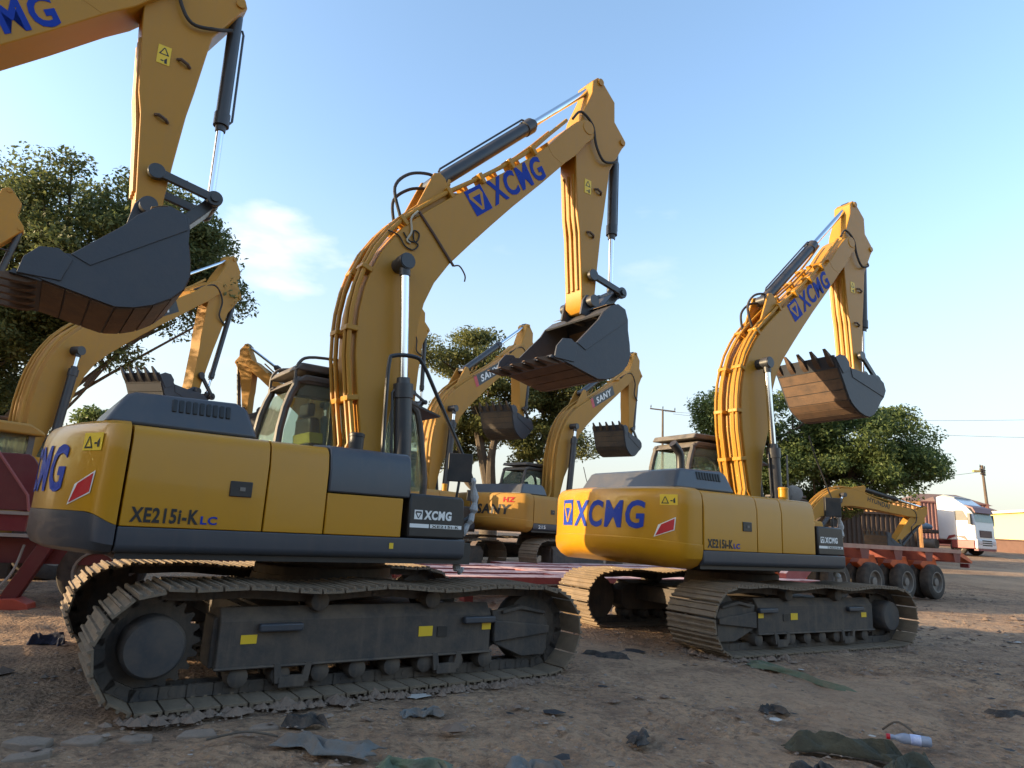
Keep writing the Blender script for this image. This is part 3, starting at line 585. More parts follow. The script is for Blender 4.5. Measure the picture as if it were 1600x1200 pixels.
def cab(rt_, style, rails=False):
    x0, x1, y0, y1, zb, zt = -.52, 1.28, .40, 1.32, 1.2, 2.86
    side = [(x0, zb), (x0 + .02, 2.3), (x0 + .14, 2.80), (x0 + .26, zt), (x1 - .38, zt), (x1 - .12, 2.72), (x1, 2.2), (x1 + .06, 1.75), (x1 - .05, zb)]
    low = [(x0, zb), (x0, 1.74), (x1 + .05, 1.72), (x1 + .03, 1.5), (x1 - .05, zb)]
    c = ob('cab', cached('cablow', lambda: MB().prism(low, y0, y1).mesh('cab')), CAB, rt_, bevel=.02)
    ob('cab_roof', cached('cabroof', lambda: MB().prism([(x0 + .1, 2.82), (x0 + .22, 2.93), (x1 - .36, 2.93), (x1 - .1, 2.80), (x1 - .14, 2.76), (x1 - .4, 2.85), (x0 + .26, 2.85)], y0 - .02, y1 + .02).mesh('cabroof')), CAB, c, bevel=.02)
    for yy in (y0 + .03, y1 - .03):
        ob('cab_pillar', cached('pil%.1f' % yy, lambda: MB().tube(curve_hose([(p[0], yy, p[1]) for p in side[:1] + side[1:5]], 3), .045, 8).tube(curve_hose([(p[0], yy, p[1]) for p in side[4:]], 3), .045, 8).tube([(.42, yy, 1.7), (.40, yy, 2.86)], .035, 6).mesh('pillar')), CAB, c)
    def glass(): 
        P = [(x0 + .05, 1.75), (x0 + .07, 2.3), (x0 + .18, 2.76), (x0 + .28, 2.84), (x1 - .40, 2.84), (x1 - .16, 2.68), (x1 - .03, 2.2), (x1 + .02, 1.75)]
        return P
    for yy in (y0 + .012, y1 - .012): ob('window_pane', cached('gp%.2f' % yy, lambda: MB().prism(glass(), yy - .003, yy + .003).mesh('gp')), GLS, c)
    ob('rear_window', cached('grw', lambda: MB().prism([(x0 + .03, 1.75), (x0 + .05, 2.3), (x0 + .15, 2.76), (x0 + .156, 2.76), (x0 + .056, 2.3), (x0 + .036, 1.75)], y0 + .05, y1 - .05).mesh('grw')), GLS, c)
    ob('windscreen', cached('gfw', lambda: MB().prism([(x1 + .02, 1.75), (x1 - .04, 2.2), (x1 - .16, 2.68), (x1 - .154, 2.68), (x1 - .034, 2.2), (x1 + .026, 1.75)], y0 + .05, y1 - .05).mesh('gfw')), GLS, c)
    ob('seat', cached('seat', lambda: MB().b2(.0, .5, .6, 1.1, 1.74, 1.95).prism([(-.05, 1.8), (.1, 1.8), (.0, 2.5), (-.12, 2.5)], .6, 1.1).b2(-.12, -.02, .7, 1.0, 2.52, 2.68).mesh('seat')), BLK, c, bevel=.03)
    ob('seat_band', cached('sband', lambda: MB().prism([(-.10, 2.2), (.06, 2.2), (.045, 2.32), (-.115, 2.32)], .57, 1.13).mesh('sband')), SEAT, c, bevel=.01)
    ob('roof_guard', cached('rguard', lambda: MB().prism([(-.42, 2.97), (-.36, 3.06), (.95, 3.07), (1.0, 2.98)], .38, 1.34).mesh('rg')), CAB, c, bevel=.02)
    if rails: ob('roof_rail', cached('rrail', lambda: MB().tube(curve_hose([(-.4, .42, 2.86), (-.38, .42, 3.05), (-.2, .42, 3.15), (.5, .42, 3.18)], 5), .018, 6).tube(curve_hose([(-.4, 1.3, 2.86), (-.38, 1.3, 3.05), (-.2, 1.3, 3.15), (.5, 1.3, 3.18)], 5), .018, 6).mesh('rrail')), CAB, c)
    ob('sun_visor', cached('visor', lambda: MB().prism([(1.0, 2.86), (1.5, 2.72), (1.5, 2.70), (1.0, 2.82)], .42, 1.3).mesh('visor')), BLK, c)

RX = (R(90), 0, 0)
def boom_text(boom, body, x, z, ang, wd, ht, m, sh=.1, off=.045, side=-1):
    o = ob('lettering', cached('bt' + body, lambda: text_mesh(body, wd, ht, off, sh)), m, boom)
    o.matrix_basis = Matrix.Translation((x, -.248, z)) @ Matrix.Rotation(-ang, 4, 'Y') @ Matrix.Rotation(R(90), 4, 'X')
    return o
BANG = math.atan2(6.45 - 5.36, 2.45 - 1.20)
def brand_boom(ex):
    rt_, boom, st, bk = ex
    u = Vector((math.cos(BANG), math.sin(BANG))); p = Vector((1.42, 5.20)); M0 = lambda q: Matrix.Translation((q.x, -.248, q.y)) @ Matrix.Rotation(-BANG, 4, 'Y') @ Matrix.Rotation(R(90), 4, 'X')
    lg = ob('logo_plate', cached('lgB', lambda: flat_mesh([[(0, 0), (.30, 0), (.30, .34), (0, .34)]])), BLU, boom); lg.matrix_basis = M0(p)
    k = ob('logo_mark', cached('lgM', lambda: flat_mesh([[(.30 * x, .34 * y) for x, y in P] for P in ([(.16, .86), (.84, .86), (.90, .68), (.10, .68)], [(.10, .68), (.26, .68), (.57, .12), (.43, .12)], [(.90, .68), (.74, .68), (.5, .22), (.57, .12)])], .001)), YELB, lg, loc=(0, 0, .002))
    t = ob('lettering', cached('btX', lambda: text_mesh('XCMG', 1.12, .33, .03, .12)), BLU, boom); t.matrix_basis = M0(p + u * .36)
def brand_house(ex, based):
    rt_ = ex[0]; q_ = .18 if based else 0; z_ = str(based); of = .004 if based else -.006
    ob('model_number', cached('mdl', lambda: text_mesh('XE215i-K', .46, .11, .03, .0)), INK, rt_, loc=(-2.04, -YR - .002, 1.262), rot=RX)
    ob('model_suffix', cached('mdl2', lambda: text_mesh('LC', .12, .062, .03, .0)), BLU, rt_, loc=(-1.565, -YR - .002, 1.266), rot=RX)
    brand_logo(rt_, .34, .36, None, None, BLU, YEL, arc=rearc(1.46, of, -.88, q_))
    ob('lettering', cached('rearX' + z_, lambda: text_mesh('XCMG', 1.36, .36, .026, .12, arc=rearc(1.45, of, -.48, q_))), BLU, rt_)
    ob('reflector', cached('refw' + z_, lambda: flat_mesh([[(0, 0), (.27, .09), (.29, .25), (.06, .15)]], .002, rearc(1.36, of, 1.0, q_))), WHT, rt_)
    ob('reflector_print', cached('refr' + z_, lambda: flat_mesh([[(.02, .015), (.26, .098), (.275, .232), (.10, .155)]], .002, rearc(1.36, of + .002, 1.0, q_))), RED, rt_)
    warn_sticker(rt_, None, None, .23, .13, arc=rearc(1.755, of, 1.08, q_))
    tb = ob('name_plate', cached('npl', lambda: text_mesh('XCMG', .3, .085, .05, .05)), WHT, rt_, loc=(.36, -YR + .002, 1.40), rot=RX)
    brand_logo(rt_, .085, .085, (.26, -YR + .002, 1.40), RX, WHT, BLK)
    ob('name_plate', cached('npl2', lambda: flat_mesh([[(0, 0), (.2, 0), (.2, .035), (0, .035)], [(.215, 0), (.56, 0), (.56, .035), (.215, .035)]])), WHT, rt_, loc=(.22, -YR + .002, 1.325), rot=RX)
    ob('name_plate_print', cached('npl3', lambda: text_mesh('XE215i-K', .3, .024, .01)), INK, rt_, loc=(.45, -YR - .001, 1.330), rot=RX)
    ob('plastic_wrap', cached('wrap', lambda: MB().tube(curve_hose([(.98, -1.18, 1.84), (1.03, -1.19, 1.6), (.99, -1.18, 1.42), (.88, -1.17, 1.22), (.86, -1.17, 1.0), (.93, -1.17, .93)], 5), [.035 + .012 * math.sin(i * 2.1) for i in range(26)], 9).mesh('wrap')), PLAS, rt_)

AR = excavator('large yellow crawler excavator nearest the camera with slate grey tank panel and charcoal counterweight base', (-1.845, 7.235), .635, 0, 0, 0, dth=-.019, hero=True, dark_panel=True, rear_style='based', z0=0)
brand_boom(AR); brand_house(AR, True)
BR = excavator('yellow crawler excavator at right whose rusty bucket is curled up with teeth pointing skyward', (3.552, 10.738), .549, -.012, -.011, -.85, dth=3.669 - .549, hero=True, near=1, z0=0)
brand_boom(BR); brand_house(BR, False)
CR = excavator('yellow crawler excavator cut off by the left edge, slate bucket hanging at upper left', (-7.043, 4.489), .62, -.049, .069, .0, z0=0)
brand_boom(CR); brand_house(CR, False)
# extras on A and B: rag strap and wires tied round the boom, exhaust elbow, wing mirror
ab = AR[1]
ob('tie_strap', MB().tube([(.60, -.255, 4.98), (.80, -.258, 4.78), (1.12, -.262, 4.44)], .017, 6).tube(curve_hose([(1.12, -.262, 4.44), (1.2, -.27, 4.46), (1.28, -.28, 4.36), (1.28, -.28, 4.28)], 4), .01, 5), mat('brown_strap', (.1, .06, .045), .8), ab)
ob('tie_cord', MB().tube(curve_hose([(.58, -.26, 4.98), (.50, -.265, 4.86), (.52, -.262, 4.7), (.47, -.262, 4.58), (.52, -.262, 4.55)], 5), .012, 6), mat('pale_cord', (.45, .4, .3), .8), ab)
ob('cable_coil', MB().tube(curve_hose([(.42, -.26, 4.66), (.50, -.262, 4.58), (.60, -.262, 4.60), (.62, -.262, 4.70), (.55, -.262, 4.72), (.56, -.262, 4.60), (.62, -.262, 4.56), (.56, -.262, 4.48), (.45, -.262, 4.50), (.36, -.262, 4.6), (.22, -.262, 4.62)], 5), .009, 5), RUB, ab)
ob('warning_sticker', flat_mesh([[(0, 0), (.04, 0), (.04, .05), (0, .05)]]), STK, AR[0], loc=(.03, -YR - .002, 1.13), rot=RX)
bh = BR[0]
ob('exhaust_stack', MB().tube(curve_hose([(-1.62, -.5, 2.2), (-1.62, -.5, 2.44), (-1.65, -.5, 2.55), (-1.77, -.5, 2.66)], 5), [.06] * 16, 12), BLK, bh)
mb = MB().tube([(.75, -.5, 1.75), (.75, -.5, 2.75)], .016, 6); ob('mirror_post', mb, RIM, bh)
ob('wing_mirror', MB().lathe([(.12, -.01), (.15, 0), (.12, .02)], (0, 0, 0), 'X', 18), PLAS, bh, loc=(.87, -.5, 2.14), rot=(R(10), R(-25), R(40)))
# machines further back
def brand_back(ex):
    rt_, boom, st, bk = ex; u = Vector((math.cos(BANG), math.sin(BANG))); p = Vector((1.42, 5.28)); M0 = lambda q, d: Matrix.Translation((q.x, -.248 - d, q.y)) @ Matrix.Rotation(-BANG, 4, 'Y') @ Matrix.Rotation(R(90), 4, 'X')
    q = ob('logo_plate', cached('snP', lambda: flat_mesh([[(0, 0), (1.25, 0), (1.25, .3), (0, .3)]])), BLK, boom); q.matrix_basis = M0(p, 0)
    q2 = ob('logo_plate_edge', cached('snR', lambda: flat_mesh([[(-.14, 0), (0, 0), (0, .3), (-.14, .3)]])), RED, boom); q2.matrix_basis = M0(p, 0)
    t = ob('lettering', cached('snT', lambda: text_mesh('SANY', .95, .2, .03, .1)), WHT, boom); t.matrix_basis = M0(p + u * .15 + Vector((-u.y, u.x)) * .05, .003)
    if rt_.rotation_euler.z > 2:
        q = ob('lettering', cached('snT', None), WHT, boom); q.matrix_basis = Matrix.Translation((p.x + u.x * 1.1, .250, p.y + u.y * 1.1)) @ Matrix.Rotation(-BANG, 4, 'Y') @ Matrix.Rotation(R(180), 4, 'Z') @ Matrix.Rotation(R(90), 4, 'X')
    ob('lettering', cached('snRear', lambda: text_mesh('SANY', 1.1, .26, .04, .15, arc=rearc(1.42, -.006, -.1))), INK, rt_)
    ob('red_print', cached('snRed', lambda: text_mesh('HZ', .34, .13, .03, .1, arc=rearc(1.74, -.006, .75))), RED, rt_)
    ob('model_number', cached('snM', lambda: text_mesh('215', .3, .09, .02)), WHT, rt_, loc=(-1.9, -YR - .004, 1.1), rot=RX)
GB = 'amber excavators parked behind'
for lb, pos, yaw, b, s, a, kb, ks in (
    ('amber excavator at far left with charcoal arm cylinder and dark bucket behind the engine hood', (-10.787, 14.496), 1.258, -.169, .027, -.75, 1.264, 1.228),
    ('amber excavator just behind the nearest cab with bucket teeth up before the tree', (-2.365, 17.944), .95, -.166, .151, -1.0, 1.062, .884),
    ('amber excavator between the two big yellow ones with grey bucket against pale sky', (1.12, 20.363), .852, -.22, .158, -1.0, 1.074, .886),
    ('amber excavator almost hidden behind the nearest boom, only stick top showing', (-6.215, 20.007), .82, -.016, .071, -.5, 1.091, .977),
    ('distant amber excavator facing left beyond the nearest cab', (-5.774, 24.123), 2.904, -.201, .103, -1.0, 1.013, .777),
    ('amber excavator whose stick top peeks in at the left edge above the slate bucket', (-14.637, 13.823), .64, .21, -.366, -.2, 1.002, .997)):
    brand_back(excavator(lb, pos, yaw, b, s, a, kb, ks, style='s', paint=TAN, group=GB, bucket_wear=BKT if kb > 1.2 else mat('worn_bucket_lip', (.06, .052, .046), .6, vary=.6, vcol=(.16, .11, .06), scale=2)))  # largest boom: bucket wear parts coloured dark to stand for shade
def hy():
    ex = excavator('old amber excavator with its arched boom lowered behind the flatbed trailer', (12.0, 28.2), .33, -.94, .105, -.5, 1.034, .72, style='s', paint=TAN, group='old machines beyond the trailer')
    t = ob('lettering', cached('hyT', lambda: text_mesh('HYUNDAI', 1.2, .2, .02, 0)), INK, ex[1]); t.matrix_basis = Matrix.Translation((1.35, -.249, 5.26)) @ Matrix.Rotation(-BANG, 4, 'Y') @ Matrix.Rotation(R(90), 4, 'X')
hy()

# ------------------------------------------------------------------ wheels, trailers, truck
def wheel(parent, c, r, w_, outy, name='wheel', dual=False):
    t = ob(name, cached('tyre%.2f%.2f' % (r, w_), lambda: MB().lathe([(r * .58, -w_ / 2), (r * .8, -w_ / 2 - .01), (r * .96, -w_ / 2 + .03), (r, -w_ / 2 + .07), (r, w_ / 2 - .07), (r * .96, w_ / 2 - .03), (r * .8, w_ / 2 + .01), (r * .58, w_ / 2)], (0, 0, 0), n=32, cap=(False, False)).mesh('tyre')), TYR, parent, loc=c)
    ob('rim', cached('rim%.2f%.2f%d' % (r, w_, outy), lambda: MB().lathe([(r * .6, outy * (w_ / 2 + .003)), (r * .54, outy * (w_ / 2 - .0)), (r * .5, outy * (w_ / 2 - .1)), (r * .24, outy * (w_ / 2 - .13)), (r * .22, outy * (w_ / 2 - .02)), (r * .1, outy * (w_ / 2 - .01))], (0, 0, 0), n=24, cap=(False, True)).mesh('rim')), RIM, t)
    return t
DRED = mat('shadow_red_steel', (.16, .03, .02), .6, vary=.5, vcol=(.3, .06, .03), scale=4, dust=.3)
def lowbed():
    yaw = .55; u = Vector((math.cos(yaw), math.sin(yaw), 0)); o = Vector((12.8, 20.5, 0)) - Vector((math.sin(yaw), -math.cos(yaw), 0)) * 1.5
    t = thing('flatbed_trailer', 'long red skeletal flatbed trailer with orange axle mounts running behind the yellow excavators', 'trailer', tuple(o), yaw)
    for k in range(5):
        y = -1.63 + 1.087 * k
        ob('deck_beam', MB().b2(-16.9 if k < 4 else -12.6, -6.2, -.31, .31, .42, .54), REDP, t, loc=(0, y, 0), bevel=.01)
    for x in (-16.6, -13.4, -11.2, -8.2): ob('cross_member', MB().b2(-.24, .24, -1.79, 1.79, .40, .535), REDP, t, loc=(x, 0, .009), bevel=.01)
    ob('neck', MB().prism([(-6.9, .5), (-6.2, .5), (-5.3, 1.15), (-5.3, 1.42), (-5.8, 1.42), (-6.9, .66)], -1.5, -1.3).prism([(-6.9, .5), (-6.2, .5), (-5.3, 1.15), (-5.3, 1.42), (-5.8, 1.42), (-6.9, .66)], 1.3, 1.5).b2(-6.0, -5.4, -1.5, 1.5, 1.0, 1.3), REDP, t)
    for y in (-1.75, -1.1, -.45, .45, 1.1, 1.75): ob('deck_beam', MB().b2(-5.6, 1.0, -.07, .07, 1.36, 1.47), mat('pale_worn_deck', (.45, .26, .18), .7, vary=.5, vcol=(.3, .08, .06), scale=5), t, loc=(0, y, 0))
    for k in range(5):
        x = .78 - 1.6 * k; ob('cross_member', MB().prism([(x - .15, 1.1), (x + .15, 1.1), (x + .22, 1.36), (x - .22, 1.36)], -1.8, 1.8), DRED, t)
    for y in (-.5, .5): ob('chassis_beam', MB().b2(-6.0, .9, -.1, .1, .95, 1.34), DRED, t, loc=(0, y, 0))
    for k in range(4):
        x = -1.6 * k
        ax = ob('axle', MB().cyl((x, -1.3, .5), (x, 1.3, .5), .08, 12).b2(x - .12, x + .12, -1.1, -.8, .5, 1.1).b2(x - .12, x + .12, .8, 1.1, .5, 1.1), ORG, t)
        for sd_ in (-1, 1):
            ob('spring_bracket', MB().prism([(x - .5, .98), (x - .2, 1.2), (x + .35, 1.2), (x + .5, .9), (x + .2, .72), (x - .2, .8)], sd_ * 1.25 - .12, sd_ * 1.25 + .12), ORG, t, bevel=.02)
            wheel(t, (x, sd_ * 1.42, .5), .5, .3, sd_); wheel(t, (x, sd_ * 1.06, .5), .5, .3, sd_)
    ob('tail_board', MB().prism([(1.0, 1.3), (1.75, 1.08), (1.8, 1.14), (1.0, 1.47)], -1.75, 1.75), ORG, t)
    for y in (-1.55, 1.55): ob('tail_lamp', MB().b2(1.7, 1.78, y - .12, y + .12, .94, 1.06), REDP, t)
    for x in (-15.5, -9.0):
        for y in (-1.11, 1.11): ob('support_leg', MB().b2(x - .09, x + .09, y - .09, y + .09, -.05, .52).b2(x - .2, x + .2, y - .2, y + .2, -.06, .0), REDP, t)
lowbed()
CRIM = mat('dark_crimson_paint', (.11, .008, .012), .5, vary=.4, vcol=(.06, .006, .008), scale=3, dust=.2)
def red_trailer():
    t = thing('gooseneck_trailer', 'dark red gooseneck trailer with landing leg standing behind the nearest crawler at left', 'trailer', (-6.95, 9.75, 0), R(18))
    ob('side_plate', MB().prism([(-2.4, 1.25), (.35, 1.25), (.3, 1.45), (-.15, 2.05), (-.22, 2.1), (-2.4, 2.1)], -.55, -.49), CRIM, t, bevel=.01)
    ob('side_plate', MB().prism([(-2.4, 1.25), (.35, 1.25), (.3, 1.45), (-.15, 2.05), (-.22, 2.1), (-2.4, 2.1)], .9, .96), CRIM, t, bevel=.01)
    pr = MB().tube([(-.24, -.57, 2.11), (-.16, -.57, 2.06), (.31, -.57, 1.46), (.36, -.57, 1.25)], .02, 6); ob('plate_rim', pr, mat('faded_red', (.25, .07, .07), .6), t)
    ob('lower_panel', MB().b2(-2.4, .35, -.545, .95, .98, 1.2), mat('crimson_paint', (.14, .009, .016), .45, vary=.3, dust=.1), t)
    for z in (1.22, .93): ob('pale_rail', MB().b2(-2.4, .4 if z > 1 else .95, -.58, -.5, z - .025, z + .02), mat('grey_rail', (.25, .22, .2), .6), t)
    ob('main_beam', MB().b2(-2.4, 5.5, -.3, -.12, .55, .88), CRIM, t); ob('main_beam', MB().b2(-2.4, 5.5, .6, .78, .55, .88), CRIM, t)
    ob('landing_leg', MB().prism([(.55, .9), (.75, .9), (.38, .06), (.16, .06)], -.5, -.36), CRIM, t, bevel=.01)
    ob('leg_foot', MB().prism([(.02, -.03), (.58, -.03), (.56, .05), (.4, .12), (.1, .10)], -.6, -.26), mat('worn_red_edge', (.42, .07, .04), .5, vary=.4), t, bevel=.01)
    ob('underframe', MB().b2(-2.0, .2, -.4, -.3, .35, .55).b2(-1.2, -1.0, -.42, .8, -.02, .5), BLK, t)
    wheel(t, (1.22, -.2, .46), .48, .28, -1); wheel(t, (1.22, .8, .46), .48, .28, 1)
    ob('air_hose', MB().tube(curve_hose([(.35, -.45, .8), (.3, -.62, .4), (.05, -.8, .12), (-.4, -1.0, .02), (-1.0, -1.1, .0)], 6), .018, 6), mat('grey_hose', (.22, .19, .16), .7), t)
red_trailer()
def loader():
    t = thing('wheel_loader', 'wheel loader with amber cab roof and dark windows behind the red trailer', 'loader', (-9.6, 11.9, terrain(-9.6, 11.9)), R(60))
    ob('body', MB().b2(-2.2, .3, -.8, .8, .8, 1.5).b2(.3, 1.6, -.45, .45, .7, 1.2), TAN, t, bevel=.06)
    ob('cab', MB().b2(-.6, .75, -.8, .8, 1.5, 1.62).b2(-.6, -.5, -.8, -.7, 1.6, 2.5).b2(-.6, -.5, .7, .8, 1.6, 2.5).b2(.65, .75, -.8, -.7, 1.6, 2.5).b2(.65, .75, .7, .8, 1.6, 2.5), CAB, t)
    for y in (-.76, .76): ob('window_pane', MB().b2(-.5, .65, y - .005, y + .005, 1.62, 2.48), GLS, t)
    for x in (-.56, .71): ob('window_pane', MB().b2(x - .005, x + .005, -.7, .7, 1.62, 2.48), GLS, t)
    ob('seat', MB().b2(-.3, .2, -.3, .3, 1.6, 1.9).b2(-.35, -.2, -.3, .3, 1.9, 2.4), BLK, t, bevel=.03)
    ob('cab_roof', MB().prism([(-.72, 2.48), (.88, 2.48), (.86, 2.56), (.6, 2.68), (-.5, 2.68), (-.70, 2.58)], -.9, .9), TAN, t, bevel=.05)
    for x in (-1.4, 1.3):
        for y in (-1, 1): wheel(t, (x, y * .95, .62), .64, .45, y)
    ob('bucket', MB().strip([(2.3, 1.0), (2.0, .9), (1.9, .5), (2.1, .2), (3.0, .12)], -1.2, 1.2, .03).prism([(2.3, 1.0), (2.0, .9), (1.9, .5), (2.1, .2), (3.0, .12)], -1.2, -1.17).prism([(2.3, 1.0), (2.0, .9), (1.9, .5), (2.1, .2), (3.0, .12)], 1.17, 1.2), RUST, t)
    ob('lift_arm', MB().prism([(.9, 1.2), (1.4, 1.2), (2.1, .5), (2.0, .35)], -.6, -.45).prism([(.9, 1.2), (1.4, 1.2), (2.1, .5), (2.0, .35)], .45, .6), TAN, t)
loader()
def truck():
    yaw = R(-60); t = thing('truck', 'white cab-over truck with red bumper and steps parked at far right', 'truck', (31.4, 44.6, terrain(31.4, 44.6) + .04), yaw)
    # local: x forward, y left; the visible side is the right side (y<0)
    L_, W = 2.3, 1.22
    cp = [(-L_, .95), (-L_, 3.75), (-1.9, 3.8), (-1.2, 3.65), (-.45, 3.1), (-.12, 2.7), (.0, 2.0), (.02, 1.0), (-.1, .9)]
    ob('cab', MB().prism(cp, -W, W), WPT, t, bevel=.06)
    ob('roof_deflector', MB().prism([(-2.25, 3.78), (-1.9, 3.9), (-1.2, 3.72), (-1.2, 3.6), (-2.2, 3.7)], -1.05, 1.05), mat('grey_deflector', (.2, .2, .2), .5), t)
    ob('windscreen', MB().prism([(-.42, 3.0), (-.06, 2.15), (.035, 2.13), (-.1, 2.75), (-.34, 3.06)], -1.08, 1.08), GLS, t); 
    ob('sun_visor', MB().prism([(-.55, 3.22), (-.1, 3.05), (.05, 2.72), (.0, 2.70), (-.2, 2.98), (-.55, 3.12)], -1.15, 1.15), mat('maroon_visor', (.16, .05, .05), .5), t)
    for y in (-1, 1):
        d = ob('door', MB().prism([(-1.25, 1.2), (-1.25, 2.95), (-.55, 2.95), (-.2, 2.2), (-.16, 1.2)], y * W - .012 + y * .01, y * W + .012 + y * .01), WPT, t, bevel=.01)
        ob('door_window', MB().prism([(-1.15, 2.2), (-1.15, 2.85), (-.65, 2.85), (-.33, 2.2)], y * W - .01 + y * .025, y * W + .01 + y * .025), BLK, d)
        ob('mirror', MB().b2(-.28, -.1, y * 1.42 - .1, y * 1.42 + .1, 1.95, 2.65).b2(-.2, -.16, min(y * 1.2, y * 1.42), max(y * 1.2, y * 1.42), 2.55, 2.6), BLK, t, bevel=.02)
        ob('step', MB().b2(-1.5, -.1, y * W - .04, y * W + .04, .42, .95), mat('truck_red', (.17, .01, .018), .4, dust=.2), t, bevel=.03)
        ob('headlamp', MB().b2(.02, .1, y * .85 - .2, y * .85 + .2, .7, .95), mat('lamp_glass', (.5, .5, .52), .1), t, bevel=.03)
        wheel(t, (-1.15, y * 1.0, .52), .52, .32, y); wheel(t, (-4.6, y * .95, .52), .52, .55, y); wheel(t, (-5.9, y * .95, .52), .52, .55, y)
    ob('grille', MB().b2(-.02, .05, -.75, .75, 1.15, 1.6), mat('dark_grille', (.06, .02, .02), .5), t, bevel=.02)
    for k in range(3): ob('grille_slat', MB().b2(.03, .07, -.6, .6, .62 + .14 * k, .7 + .14 * k), INK, t)
    ob('bumper', MB().b2(-.15, .06, -1.2, 1.2, .42, 1.05), WPT, t, bevel=.05); ob('lower_bumper', MB().b2(-.2, .04, -1.15, 1.15, .3, .44), mat('truck_red', None), t)
    ob('chassis', MB().b2(-7.2, -.4, -.45, .45, .65, .95), mat('truck_red', None), t)
    ob('fuel_tank', MB().lathe([(.32, -.6), (.34, -.57), (.34, .57), (.32, .6)], (-3.2, -.95, .62), 'X', 20), RIM, t)
    ob('flat_bed', MB().b2(-8, -2.7, -1.25, 1.25, 1.35, 1.55), mat('brown_bed', (.13, .08, .06), .7, vary=.4), t)
    ob('wheel_arch', MB().prism([(-1.8, .95), (-1.65, 1.2), (-1.15, 1.3), (-.65, 1.2), (-.5, .95), (-.55, .95), (-1.15, 1.18), (-1.75, .95)], -1.24, -.9), mat('truck_red', None), t)
    ob('tarp_bundle', MB().tube(curve_hose([(-4.6, -.2, 1.75), (-3.9, -.3, 1.85), (-3.2, -.2, 1.72)], 5), [.1, .18, .22, .25, .24, .26, .25, .22, .2, .15, .08], 10), mat('blue_tarp', (.16, .24, .33), .6, vary=.5, bump=.4), t)
truck()
def container(name, label, loc, yaw, L_, H, col, W=2.4):
    t = thing(name, label, 'container', loc, yaw, 'shipping containers')
    m = mat('container_' + label.split()[0], col, .6, vary=.4, dust=.3)
    mb = MB(); n = int(L_ / .28)
    pts = []
    for k in range(n): x = -L_ / 2 + .1 + k * (L_ - .2) / n; d = (L_ - .2) / n; pts += [(x, 0), (x + d * .3, 0), (x + d * .5, .05), (x + d * .8, .05)]
    pts.append((L_ / 2 - .1, 0))
    for sd_ in (-1, 1):
        P = [(x, sd_ * (W / 2 - .02 - y)) for x, y in pts]; q = [(x, y, .12) for x, y in P] + [(x, y, H - .1) for x, y in P]; k = len(P)
        w_ = ob('corrugated_side', MB().add(q, [(i, i + 1, k + i + 1, k + i) for i in range(k - 1)]), m, t)
    for sd_ in (-1, 1): ob('end_wall', MB().b2(sd_ * L_ / 2 - .03, sd_ * L_ / 2 + .03, -W / 2 + .05, W / 2 - .05, .1, H - .05), m, t)
    ob('roof', MB().b2(-L_ / 2, L_ / 2, -W / 2 + .03, W / 2 - .03, H - .06, H - .02), m, t)
    for x in (-L_ / 2, L_ / 2):
        for y in (-W / 2, W / 2): ob('corner_post', MB().b2(x - .07, x + .07, y - .07, y + .07, 0, H), m, t)
    for y in (-W / 2, W / 2):
        for z in (.07, H - .06): ob('side_rail', MB().b2(-L_ / 2 + .07, L_ / 2 - .07, y - .05, y + .05, z - .06, z + .06), m, t)
container('shipping_container', 'maroon corrugated shipping container behind the white truck cab', (36.2, 56.5, terrain(36.2, 56.5)), R(-6), 6.1, 3.5, (.22, .09, .08))
container('shipping_container', 'dark brown shipping container beyond the lowered amber boom', (20.4, 38.5, terrain(20.4, 38.5) - .02), R(2), 4.2, 2.45, (.07, .042, .032))
container('shipping_container', 'orange sunlit shipping container seen above the dark brown one', (24.5, 46.5, terrain(24.5, 46.5)), R(-12), 6.1, 3.2, (.5, .25, .09))
